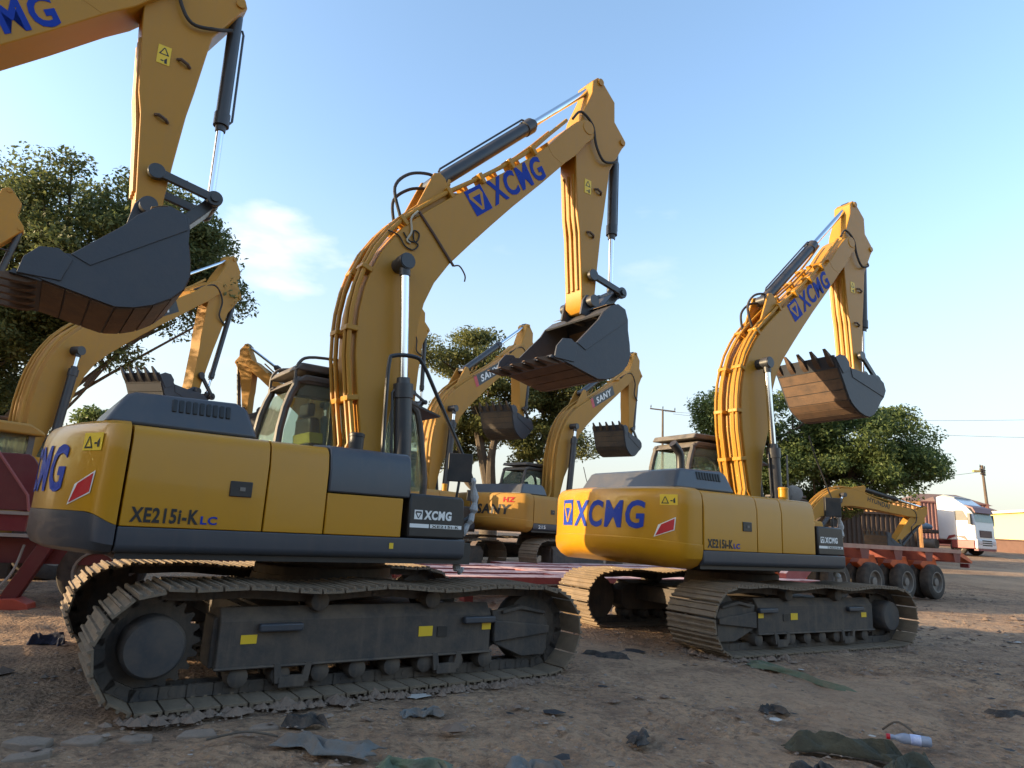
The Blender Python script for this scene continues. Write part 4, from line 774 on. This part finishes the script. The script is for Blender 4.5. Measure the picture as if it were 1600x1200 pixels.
def wall_and_houses():
    t = thing('boundary_wall', 'low rendered boundary wall running off at the right edge', 'wall', (42, 50, terrain(42, 50)), R(-18))
    ob('wall_face', MB().b2(-6, 14, -.1, .1, -.5, .95), mat('pink_render', (.33, .18, .12), .8, vary=.4, bump=.2), t)
    ob('coping', MB().b2(-6.02, 14.02, -.15, .15, .95, 1.04), mat('coping_brown', (.2, .1, .08), .8), t)
    for k in range(7): ob('pier', MB().b2(-.18, .18, -.16, .16, -.5, 1.12), mat('pink_render', None), t, loc=(-5.8 + k * 3.2, 0, 0))
    h = thing('house', 'pale yellow house with flat eaves behind the boundary wall at right edge', 'house', (57.5, 71, terrain(57.5, 71) - .3), R(-8))
    ob('wall', MB().b2(-5, 5, -4, 4, 0, 3.3), mat('lemon_render', (.82, .72, .3), .8, vary=.1), h)
    ob('roof', MB().b2(-5.5, 5.5, -4.5, 4.5, 3.3, 3.55), mat('cream_eaves', (.7, .64, .5), .8), h)
    ob('door', MB().b2(1.2, 2.2, -4.04, -3.98, 0, 2.1), BLK, h); w_ = ob('window', MB().b2(-2.8, -1.4, -4.05, -3.97, 1.0, 2.3), mat('cream_eaves', None), h); ob('pane', MB().b2(-2.7, -1.5, -4.07, -4.04, 1.1, 2.2), GLS, w_)
    for k, (x, y, w2, hh, yaw, lb) in enumerate(((60, 92, 9, 3.6, .2, 'low ochre house with brown hipped roof beyond the wall'), (70, 110, 12, 4.5, -.1, 'farthest tan house on the rise behind the truck'))):
        g = thing('house', lb, 'house', (x, y, terrain(x, y) - .5), yaw, 'far houses')
        ob('wall', MB().b2(-w2 / 2, w2 / 2, -3, 3, 0, hh), mat('ochre_render', (.5, .38, .22), .8, vary=.2), g)
        ob('roof', MB().add([(-w2 / 2 - .5, -3.5, hh), (w2 / 2 + .5, -3.5, hh), (w2 / 2 + .5, 3.5, hh), (-w2 / 2 - .5, 3.5, hh), (-w2 / 4, 0, hh + 1.7), (w2 / 4, 0, hh + 1.7)], [(0, 1, 5, 4), (1, 2, 5), (2, 3, 4, 5), (3, 0, 4), (0, 3, 2, 1)]), mat('rust_roof', (.2, .12, .09), .8, vary=.3), g)
        for x2 in (-2, 1.4): ob('window', MB().b2(x2, x2 + 1.1, -3.03, -2.97, 1, 2.2), BLK, g)
wall_and_houses()
def pole(label, x, y, ztop, arms, lamp=False, lean=0):
    z = terrain(x, y); t = thing('utility_pole', label, 'pole', (x, y, z - .4), 0, 'utility poles'); H = ztop - z + .4
    wd = mat('weathered_pole', (.12, .085, .06), .85, vary=.4)
    ob('shaft', MB().tube([(0, 0, 0), (lean, 0, H)], [.16, .1], 10), wd, t)
    for (dz, hw, rz) in arms:
        a = ob('crossarm', MB().b2(-hw, hw, -.05, .05, -.06, .06), wd, t, loc=(lean * (H - dz) / H, 0, H - dz), rot=(0, R(4), R(rz)))
        for x2 in (-hw + .08, 0, hw - .08): ob('insulator', cached('insu', lambda: MB().lathe([(.03, 0), (.03, .1), (.06, .12), (.06, .2), (.035, .24), (.05, .3), (.02, .36)], (0, 0, 0), 'Z', 8).mesh('ins')), BLK, a, loc=(x2, 0, .06))
    if lamp: ob('street_lamp', MB().tube([(0, 0, H - .7), (-.5, 0, H - .5)], .04, 6).b2(-1.1, -.45, -.13, .13, H - .62, H - .46), mat('lamp_amber', (.5, .38, .12), .5), t)
    return Vector((x + lean, y, ztop))
p1 = pole('leaning wooden utility pole with lamp behind the white truck', 42.75, 60, 9.2, [(.4, .45, 30), (.8, .4, 30)], True, -.25)
p2 = pole('T-shaped utility pole rising above the right excavator cab', 16.1, 70, 14.6, [(.05, 1.35, 0)])
WIRE = mat('wire', (.12, .12, .13), .6)
def wire(label, a, b, sag):
    P = [Vector(a).lerp(Vector(b), t) - Vector((0, 0, sag * 4 * t * (1 - t))) for t in np.linspace(0, 1, 25)]
    tag(ob('overhead_wire', MB().tube(P, .018, 5), WIRE), label, 'wire', 'overhead wires')
wire('overhead wire sagging from the lamp pole into the right tree', (42.2, 60, 8.6), (22, 52, 7.4), .7)
wire('upper overhead wire crossing the sky at right', (16.3, 70, 14.4), (75, 60, 16.5), 1.2)
wire('lower overhead wire crossing the sky at right', (17.2, 70, 14.2), (75, 60, 14.0), 1.4)

# ------------------------------------------------------------------ trees
def leaf_mat(name, c1, c2, c3):
    m = bpy.data.materials.new(name); m.use_nodes = True; n = m.node_tree.nodes; l = m.node_tree.links; p = n['Principled BSDF']; p.inputs['Roughness'].default_value = .55; p.inputs['Specular IOR Level'].default_value = .3
    g = n.new('ShaderNodeNewGeometry'); r_ = n.new('ShaderNodeValToRGB'); e = r_.color_ramp.elements; e[0].color = (*c1, 1); e[1].color = (*c3, 1); k = r_.color_ramp.elements.new(.6); k.color = (*c2, 1)
    l.new(g.outputs['Random Per Island'], r_.inputs[0])
    t = n.new('ShaderNodeTexCoord'); z = n.new('ShaderNodeTexNoise'); z.inputs['Scale'].default_value = .9; z.inputs['Detail'].default_value = 3; l.new(t.outputs['Object'], z.inputs['Vector'])
    mr = n.new('ShaderNodeMapRange'); mr.inputs[1].default_value = .45; mr.inputs[2].default_value = .7; mr.inputs[4].default_value = .7; l.new(z.outputs['Fac'], mr.inputs[0])
    q = n.new('ShaderNodeMixRGB'); q.inputs[2].default_value = (*c3, 1); l.new(mr.outputs[0], q.inputs[0]); l.new(r_.outputs[0], q.inputs[1]); l.new(q.outputs[0], p.inputs['Base Color'])
    tr = n.new('ShaderNodeBsdfTranslucent'); l.new(q.outputs[0], tr.inputs[0]); ms = n.new('ShaderNodeMixShader'); ms.inputs[0].default_value = .45
    l.new(p.outputs[0], ms.inputs[1]); l.new(tr.outputs[0], ms.inputs[2]); l.new(ms.outputs[0], n['Material Output'].inputs[0]); return m
BARK = mat('bark', (.11, .085, .062), .9, vary=.6, vcol=(.05, .04, .03), scale=6, bump=.5)
def leaves(name, cents, rads, nper, size, rng, flat=.6):
    C = np.repeat(cents, nper, 0); Rr = np.repeat(rads, nper)[:, None]; N = len(C)
    d = rng.normal(size=(N, 3)); d /= np.linalg.norm(d, axis=1)[:, None]; pos = C + d * (rng.rand(N, 1) ** .45) * Rr * np.array([1, 1, flat])
    nrm = rng.normal(size=(N, 3)) * .75 + np.array([0, 0, .8]) + d * .35; nrm /= np.linalg.norm(nrm, axis=1)[:, None]
    t1 = np.cross(nrm, rng.normal(size=(N, 3))); t1 /= np.linalg.norm(t1, axis=1)[:, None]; t2 = np.cross(nrm, t1)
    s_ = size * rng.uniform(.4, 1.65, (N, 1)); a = t1 * s_ * .5; b = t2 * s_ * .24
    V = np.stack([pos - a, pos - b + nrm * s_ * .05, pos + a - nrm * s_ * .08, pos + b + nrm * s_ * .05], 1).reshape(-1, 3)
    me = bpy.data.meshes.new(name); me.vertices.add(len(V)); me.vertices.foreach_set('co', V.ravel()); me.loops.add(4 * N); me.loops.foreach_set('vertex_index', np.arange(4 * N, dtype=np.int32))
    me.polygons.add(N); me.polygons.foreach_set('loop_start', np.arange(0, 4 * N, 4, dtype=np.int32)); me.update(); return me
def tree(label, base, lobes, nclump, nper, size, seed, lm, rc=(.45, .95), trunk_r=.35, hollow=.5, group='trees around the yard', flat=.6, name='tree'):
    rng = np.random.RandomState(seed); z = terrain(base[0], base[1]); t = thing(name, label, 'tree', (base[0], base[1], z), 0, group)
    cents, rads = [], []
    vol = np.array([l[1][0] * l[1][1] * l[1][2] for l in lobes]) ** .7; vol /= vol.sum()
    for (c, r_), f_ in zip(lobes, vol):
        for _ in range(max(2, int(nclump * f_))):
            d = rng.normal(size=3); d /= np.linalg.norm(d); k = hollow + (1 - hollow) * rng.rand() ** .6
            cents.append(np.array(c) + d * np.array(r_) * k - np.array([base[0], base[1], z])); rads.append(rng.uniform(*rc))
    cents = np.array(cents); rads = np.array(rads)
    cr = ob('crown', leaves('crown', cents, rads, nper, size, rng, flat), lm, t); cr['kind'] = 'stuff'
    # trunk and limbs
    ctr = cents.mean(0); fork = np.array([ctr[0] * .25, ctr[1] * .25, max(1.2, cents[:, 2].min() * .6)])
    ob('trunk', MB().tube([(0, 0, -.3), tuple(fork * .5 + rng.normal(size=3) * .08), tuple(fork)], [trunk_r * 1.25, trunk_r, trunk_r * .85], 12), BARK, t)
    mb = MB(); ords = rng.permutation(len(cents))[:max(14, len(cents) // 3)]
    mains = []
    for l in lobes:
        m_ = np.array(l[0]) - np.array([base[0], base[1], z]); m_[2] -= l[1][2] * .4
        md = fork + (m_ - fork) * .5 + np.array([0, 0, -.3]) + rng.normal(size=3) * .25; mains.append((md, m_))
        ob('limb', MB().tube(curve_hose([tuple(fork - np.array([0, 0, .1])), tuple(md), tuple(m_)], 5), [trunk_r * min(1, l[1][0] / 2.4) * (.75 - .05 * i) for i in range(11)], 8), BARK, t)
    for i in ords:
        md, m_ = min(mains, key=lambda q: np.linalg.norm(q[1] - cents[i])); st_ = md + (m_ - md) * rng.uniform(.3, 1); mid = (st_ + cents[i]) / 2 + rng.normal(size=3) * .2
        mb.tube([tuple(st_), tuple(mid), tuple(cents[i])], [trunk_r * .22, trunk_r * .14, trunk_r * .05], 5)
    br = ob('branches', mb, BARK, t); br['kind'] = 'stuff'
    return t
LF1 = leaf_mat('foliage_dark', (.07, .092, .034), (.125, .155, .054), (.2, .21, .075))
LF2 = leaf_mat('foliage_olive', (.075, .088, .03), (.135, .148, .045), (.22, .215, .07))
LF3 = leaf_mat('foliage_mid', (.068, .1, .034), (.115, .16, .05), (.19, .225, .07))
tree('big broad-leaved tree filling the left sky behind the hanging bucket', (-17.3, 21.5), [((-14.2, 21, 9.6), (4.2, 3.2, 2.9)), ((-11.3, 20.6, 9.4), (1.7, 2.0, 1.7)), ((-17.5, 21, 8.3), (3.4, 3, 3.4)), ((-17.2, 20.5, 6.2), (2.4, 2.2, 2.2)), ((-9.4, 20.4, 7.7), (.6, .8, .5)), ((-12.4, 20.4, 6.1), (.6, .6, .4)), ((-10.2, 20.5, 8.6), (.8, .8, .6))], 380, 460, .135, 11, LF1, rc=(.6, 1.2), trunk_r=.42, hollow=.35)
tree('umbrella-crowned olive tree between the two big excavators', (-.8, 33), [((-2.2, 32, 9.5), (3.3, 2.8, 1.0)), ((2.3, 32, 8.3), (2.3, 2, 1.3)), ((-.5, 32, 7.0), (3.0, 2.2, 1.6)), ((2.0, 32, 5.4), (2.0, 1.5, 1.4)), ((-3.0, 33, 5.6), (2.2, 1.8, 1.5))], 190, 480, .14, 5, LF2, rc=(.55, 1.05), trunk_r=.4, flat=.5)
tree('wide green tree behind the right excavator boom', (14.2, 33), [((12.5, 32, 6.9), (3.2, 2.4, 1.9)), ((17.0, 32, 6.4), (3.4, 2.4, 1.6)), ((15, 32, 4.6), (3.8, 2.6, 1.5)), ((10.6, 33, 7.6), (1.4, 1.2, 1.1)), ((19.2, 32, 5.4), (1.6, 1.6, 1.0)), ((11, 32, 4.8), (2.2, 2, 1.5))], 240, 520, .145, 8, LF3, rc=(.6, 1.15), trunk_r=.4)
tree('small pale green tree far behind the nearest engine hood', (-24, 42), [((-24.2, 41, 6.2), (2.2, 2, 1.4)), ((-22.6, 41, 6.9), (1.2, 1.2, .9)), ((-26, 42, 5.4), (2, 2, 1.5))], 50, 220, .24, 3, LF3, rc=(.5, .9), trunk_r=.25)
tree('low spreading tree behind the wheel loader at left edge', (-21, 25), [((-21, 24, 4.4), (3.4, 2.4, 2.2)), ((-18.6, 24.5, 3.6), (2.0, 1.8, 1.6))], 100, 420, .15, 21, LF1, rc=(.5, 1.0), trunk_r=.3)

# ------------------------------------------------------------------ loose things on the dirt
def stones(name, n, box, sz, m, seed, label, flat=.55):
    rng = np.random.RandomState(seed); mb = MB(); base = [(0, 0, 1), (.9, 0, .1), (.3, .85, .0), (-.75, .5, .1), (-.7, -.55, 0), (.35, -.8, .1), (0, 0, -.6)]
    fs = [(0, 1, 2), (0, 2, 3), (0, 3, 4), (0, 4, 5), (0, 5, 1), (6, 2, 1), (6, 3, 2), (6, 4, 3), (6, 5, 4), (6, 1, 5)]
    for _ in range(n):
        x, y = rng.uniform(box[0], box[1]), rng.uniform(box[2], box[3]); s_ = sz * rng.lognormal(0, .6); an = rng.rand() * 6.3; sx, sy, sz_ = rng.uniform(.6, 1.5), rng.uniform(.6, 1.3), rng.uniform(.4, 1) * flat * 1.4
        P = [(x + s_ * (a * sx * math.cos(an) - b * sy * math.sin(an)) + rng.normal() * s_ * .12, y + s_ * (a * sx * math.sin(an) + b * sy * math.cos(an)), terrain(x, y) - .02 + s_ * c * sz_) for a, b, c in base]
        mb.add(P, fs)
    o = ob(name, mb.mesh(name, 20), m); o['kind'] = 'stuff'; tag(o, label, 'gravel'); return o
def berm(n, a, b, wd, sz, seed, label):      # loose soil pushed up along a crawler
    rng = np.random.RandomState(seed); mb = MB(); base = [(0, 0, 1), (.9, 0, .1), (.3, .85, .0), (-.75, .5, .1), (-.7, -.55, 0), (.35, -.8, .1), (0, 0, -.6)]
    fs = [(0, 1, 2), (0, 2, 3), (0, 3, 4), (0, 4, 5), (0, 5, 1), (6, 2, 1), (6, 3, 2), (6, 4, 3), (6, 5, 4), (6, 1, 5)]
    a, b = np.array(a), np.array(b); d = (b - a) / np.linalg.norm(b - a); pn = np.array([-d[1], d[0]])
    for _ in range(n):
        q = a + (b - a) * rng.rand() + pn * rng.normal() * wd; s_ = sz * rng.lognormal(0, .55); an = rng.rand() * 6.3
        mb.add([(q[0] + s_ * (x * math.cos(an) - y * math.sin(an)) * rng.uniform(.8, 1.4), q[1] + s_ * (x * math.sin(an) + y * math.cos(an)), -.022 + s_ * z * .7) for x, y, z in base], fs)
    o = ob('loose_soil', mb.mesh('loose_soil', 20), CLD); o['kind'] = 'stuff'; tag(o, label, 'soil')
PEB = mat('pebble', (.27, .205, .155), .9, vary=.6, vcol=(.09, .07, .055), scale=2.5); PALE = mat('pale_scrap', (.45, .41, .36), .8, vary=.6, vcol=(.2, .17, .15), scale=3)
CLD = mat('clod', (.22, .15, .105), .95, vary=.5, vcol=(.08, .058, .045), scale=4, bump=.4)
stones('gravel', 6500, (-4, 8, 3.2, 11), .009, PEB, 1, 'small brown stones strewn over the foreground dirt')
stones('clods', 1500, (-4.5, 9, 3.2, 13), .022, CLD, 2, 'crumbled dirt clods scattered across the yard', .4)
stones('far_gravel', 1500, (5, 20, 9, 24), .03, CLD, 4, 'loose stones on the open ground at right', .4)
stones('pale_litter', 240, (-4, 12, 3.4, 15), .02, PALE, 6, 'pale scraps of paper and plastic littering the dirt', .12)
stones('dark_litter', 260, (-4, 10, 3.4, 12), .028, mat('dark_scrap', (.022, .02, .02), .8), 9, 'dark shreds of rubber and charcoal on the dirt', .2)
berm(900, (-2.45, 4.8), (0.65, 6.99), .07, .02, 41, 'crumbled soil pushed up along the nearest crawler')
berm(600, (6.02, 10.28), (2.74, 8.36), .07, .02, 42, 'crumbled soil pushed up along the right crawler')
berm(300, (2.36, 9.12), (2.78, 8.38), .08, .022, 43, 'crumbled soil at the idler end of the right crawler')
def rag(name, label, cat, c, L_, W, rz, m, seed, h=.06, taper=0, group=None):
    rng = np.random.RandomState(seed); nx, ny = 60, 26; g = [rng.rand(12, 12) for _ in range(3)]
    def nz(k, u, v):
        i, j = int(u), int(v); a, b = u - i, v - j; a, b = a * a * (3 - 2 * a), b * b * (3 - 2 * b); G = g[k]
        return (G[i % 12, j % 12] * (1 - a) + G[(i + 1) % 12, j % 12] * a) * (1 - b) + (G[i % 12, (j + 1) % 12] * (1 - a) + G[(i + 1) % 12, (j + 1) % 12] * a) * b
    V = []
    for i in range(nx + 1):
        for j in range(ny + 1):
            u, v = i / nx, j / ny; wd = W * (1 - taper * u) * (.7 + .6 * nz(0, u * 6, 3.3)); x = (u - .5) * L_ + (nz(1, u * 3, v * 5) - .5) * .16 * L_; y = (v - .5) * wd + (nz(2, u * 4, v) - .5) * .7 * W
            e = min(u, 1 - u) * 9, min(v, 1 - v) * 5; fold = .5 + .5 * math.sin(2 * math.pi * (2.4 * v + 1.6 * nz(1, u * 3, v * 2) + .5 * nz(2, u * 7, 2)))
            z = (fold * .6 + .5 * nz(0, u * 5, v * 3)) * h * min(1, e[0] + .1) * min(1, e[1] + .1)
            ca, sa = math.cos(rz), math.sin(rz); V.append((x * ca - y * sa, x * sa + y * ca, z - .004))
    fs = [(i * (ny + 1) + j, (i + 1) * (ny + 1) + j, (i + 1) * (ny + 1) + j + 1, i * (ny + 1) + j + 1) for i in range(nx) for j in range(ny)]
    o = ob(name, MB().add(V, fs).mesh(name, 60), m, loc=(c[0], c[1], terrain(*c) - .024)); s_ = o.modifiers.new('thickness', 'SOLIDIFY'); s_.thickness = .006; tag(o, label, cat, group); return o
GRN = mat('faded_green_cloth', (.10, .14, .088), .9, vary=.8, vcol=(.19, .16, .11), scale=8, bump=.4, bscale=90); BLUC = mat('grey_blue_cloth', (.14, .145, .14), .9, vary=.8, vcol=(.17, .125, .09), scale=9, bump=.4, bscale=90)
DKC = mat('blackened_cloth', (.03, .029, .028), .9, vary=.8, vcol=(.13, .095, .07), scale=9, bump=.5, bscale=70)
rag('cloth', 'crumpled grey-blue cloth in the dirt below the nearest crawler', 'cloth', (-1.02, 4.55), .62, .2, R(-12), BLUC, 1, .07)
rag('cloth', 'green cloth strip lying from the right crawler towards the camera', 'cloth', (3.25, 7.65), 1.6, .24, R(-72), GRN, 2, .06, .4)
rag('cloth', 'dark green cloth at the bottom edge left of centre', 'cloth', (-.45, 4.27), .42, .16, R(5), GRN, 3, .07)
rag('cloth', 'grey-green cloth scrap at the bottom edge near the middle', 'cloth', (.26, 4.36), .32, .15, R(-10), BLUC, 4, .07)
rag('cloth', 'black rag beside the front of the nearest crawler', 'cloth', (1.25, 8.15), .62, .16, R(-35), DKC, 5, .08)
rag('cloth', 'charred black scrap on open dirt in the middle foreground', 'cloth', (1.02, 5.1), .30, .12, R(70), DKC, 6, .05)
rag('cloth', 'small black scrap between the green strip and the bottle', 'cloth', (2.35, 6.1), .22, .10, R(10), DKC, 7, .06)
rag('cloth', 'torn black scrap near the right edge of the dirt', 'cloth', (4.6, 6.4), .4, .12, R(0), DKC, 8, .05)
rag('sack', 'mouldy olive sack twisted on the dirt beside the bottle', 'sack', (2.4, 5.0), .7, .15, R(-14), mat('mouldy_sack', (.075, .07, .045), .95, vary=.6, vcol=(.03, .03, .022), scale=9, bump=.6, bscale=50), 9, .13)
rag('sack', 'brown shredded sack end below the bottle', 'sack', (2.72, 4.82), .42, .16, R(35), mat('mouldy_sack', None), 10, .09)
rag('cloth', 'dark scrap of sheet at the bottom edge beneath the olive sack', 'cloth', (2.0, 4.55), .3, .12, R(8), DKC, 14, .07)
rag('plastic_bag', 'thin grey plastic bag scrap under the crawler shoes', 'bag', (-.55, 5.45), .3, .14, R(15), BLUC, 11, .05)
rag('plastic_bag', 'dark crumpled bag with dirt below the rear rollers', 'bag', (-1.3, 5.02), .28, .14, R(20), DKC, 12, .08)
rag('tarp', 'dark blue rag on the sunlit dirt at left edge', 'rag', (-4.55, 7.25), .3, .16, R(10), mat('navy_cloth', (.02, .022, .04), .9, bump=.4), 13, .12)
tag(ob('bottle', MB().lathe([(.012, -.15), (.018, -.148), (.018, -.125), (.014, -.12), (.033, -.075), (.036, -.06), (.034, -.03), (.036, 0), (.036, .07), (.034, .085), (.036, .1), (.03, .112), (.008, .108)], (0, 0, 0), 'X', 20), mat('bottle_plastic', (.34, .38, .47), .2, vary=.4, vcol=(.6, .62, .68), scale=22, trans=.3), None, loc=(3.02, 5.23, .03), rot=(0, 0, R(-22))), 'crushed clear plastic bottle with red cap lying on the dirt', 'bottle')
bt = [o for o in bpy.data.objects if o.name == 'bottle'][0]; ob('cap', MB().lathe([(.018, -.172), (.02, -.165), (.02, -.148), (.018, -.146)], (0, 0, 0), 'X', 14), RED, bt); ob('bottle_label', MB().lathe([(.0365, -.02), (.0372, -.018), (.0372, .045), (.0365, .047)], (0, 0, 0), 'X', 20), mat('bottle_label_paper', (.35, .4, .62), .5, vary=.7, vcol=(.75, .75, .78), scale=30), bt)
tag(ob('cardboard_box', MB().b2(-.075, .075, -.04, .04, 0, .07), mat('amber_card', (.62, .27, .05), .7, vary=.4), None, loc=(.33, 7.33, .03), rot=(R(4), R(-8), R(20)), bevel=.006), 'small amber box lying on the front crawler shoes', 'box')
for k, (px, py, a_, b_, rz, lb) in enumerate(((-2.78, 4.42, .26, .15, .1, 'flat grey slab at lower left, leftmost of the row'), (-2.48, 4.50, .22, .15, -.1, 'flat grey slab at lower left, second of the row'), (-2.22, 4.58, .2, .14, .15, 'flat grey slab at lower left, third of the row'), (-1.9, 4.74, .24, .13, .3, 'flat slab half buried below the rear sprocket'), (-2.62, 4.2, .24, .12, .5, 'tilted slab nearest the lower left corner'), (-1.55, 4.95, .2, .12, .2, 'broken slab close under the first crawler shoes'))):
    rng = random.Random(k); P = [(-a_ / 2, -b_ / 2), (a_ * .1, -b_ / 2 - .01), (a_ / 2, -b_ / 2 + .02), (a_ / 2 - .02, b_ / 2), (-.02, b_ / 2 + .012), (-a_ / 2 + .015, b_ / 2 - .015)]
    P = [(x + rng.uniform(-.015, .015), y + rng.uniform(-.015, .015)) for x, y in P]; n = len(P)
    tag(ob('paving_slab', MB().add([(x, y, 0) for x, y in P] + [(x * .96, y * .95, .055) for x, y in P], [tuple(range(n)), tuple(range(n, 2 * n))] + [(i, (i + 1) % n, (i + 1) % n + n, i + n) for i in range(n)]), mat('slab_grey', (.25, .185, .135), .9, vary=.5, vcol=(.12, .09, .07), scale=9, bump=.4), None, loc=(px, py, -.085), rot=(R(rng.uniform(-4, 4)), R(rng.uniform(-4, 4)), rz), bevel=.008), lb, 'slab', 'paving slabs in the dirt')
for k, (a, b, lb) in enumerate((((-1.75, 4.5), (-1.35, 4.62), 'thin stick lying left of the grey-blue cloth'), ((3.0, 5.6), (3.15, 5.35), 'bent twig standing beside the bottle'))):
    tag(ob('twig', MB().tube(curve_hose([(a[0], a[1], .0), ((a[0] + b[0]) / 2, (a[1] + b[1]) / 2 + .03, .03 + .05 * k), (b[0], b[1], .005)], 4), [.008] * 9, 6), BARK), lb, 'twig')

# ------------------------------------------------------------------ unseen things added outside the frame, to shade the foreground and show in the glossy panels
def shed():  # added blocker: dark reflection for the panels, less sky fill on their sides
    t = thing('added_shed', 'long grey corrugated shed, unseen, added behind the camera to darken the panel reflections', 'shed', (2, -17, 0), 0)
    m = mat('shed_sheet', (.16, .14, .12), .7, vary=.4, vcol=(.1, .085, .07), scale=.8, dust=.3)
    ob('wall', MB().b2(-26, 26, -6, 0, -.3, 5.6), m, t)
    ob('roof', MB().prismx([(-6.8, 5.5), (.8, 5.5), (-3, 7.4)], -26.6, 26.6), mat('shed_roof', (.15, .11, .09), .7, vary=.4), t)
    for k in range(6): ob('roller_door', MB().b2(-2, 2, 0, .06, -.2, 4.2), mat('roller_door', (.08, .085, .09), .6, vary=.3), t, loc=(-20 + 8 * k, 0, 0))
shed()
tree('bushy unseen tree added outside the frame at left to shade the foreground', (-23, .6), [((-23, .6, 6.4), (2.8, 2.4, 2.6)), ((-23.5, -1.6, 5.2), (2.4, 2.2, 2.2)), ((-22.6, 1.6, 4.2), (2.2, 1.5, 1.8))], 110, 220, .24, 31, LF1, rc=(.6, 1.2), trunk_r=.4)  # added only to keep sun off the foreground dirt
tree('second unseen tree added for shade outside the frame at left, nearer the shed', (-24, -5.5), [((-24, -5.5, 6.4), (3.2, 3.0, 2.8)), ((-24.5, -7.6, 5.2), (2.4, 2.2, 2.2)), ((-23, -3.6, 4.6), (2.2, 2.0, 2.0))], 110, 220, .24, 33, LF1, rc=(.6, 1.2), trunk_r=.4)  # added beside the first to widen its shade
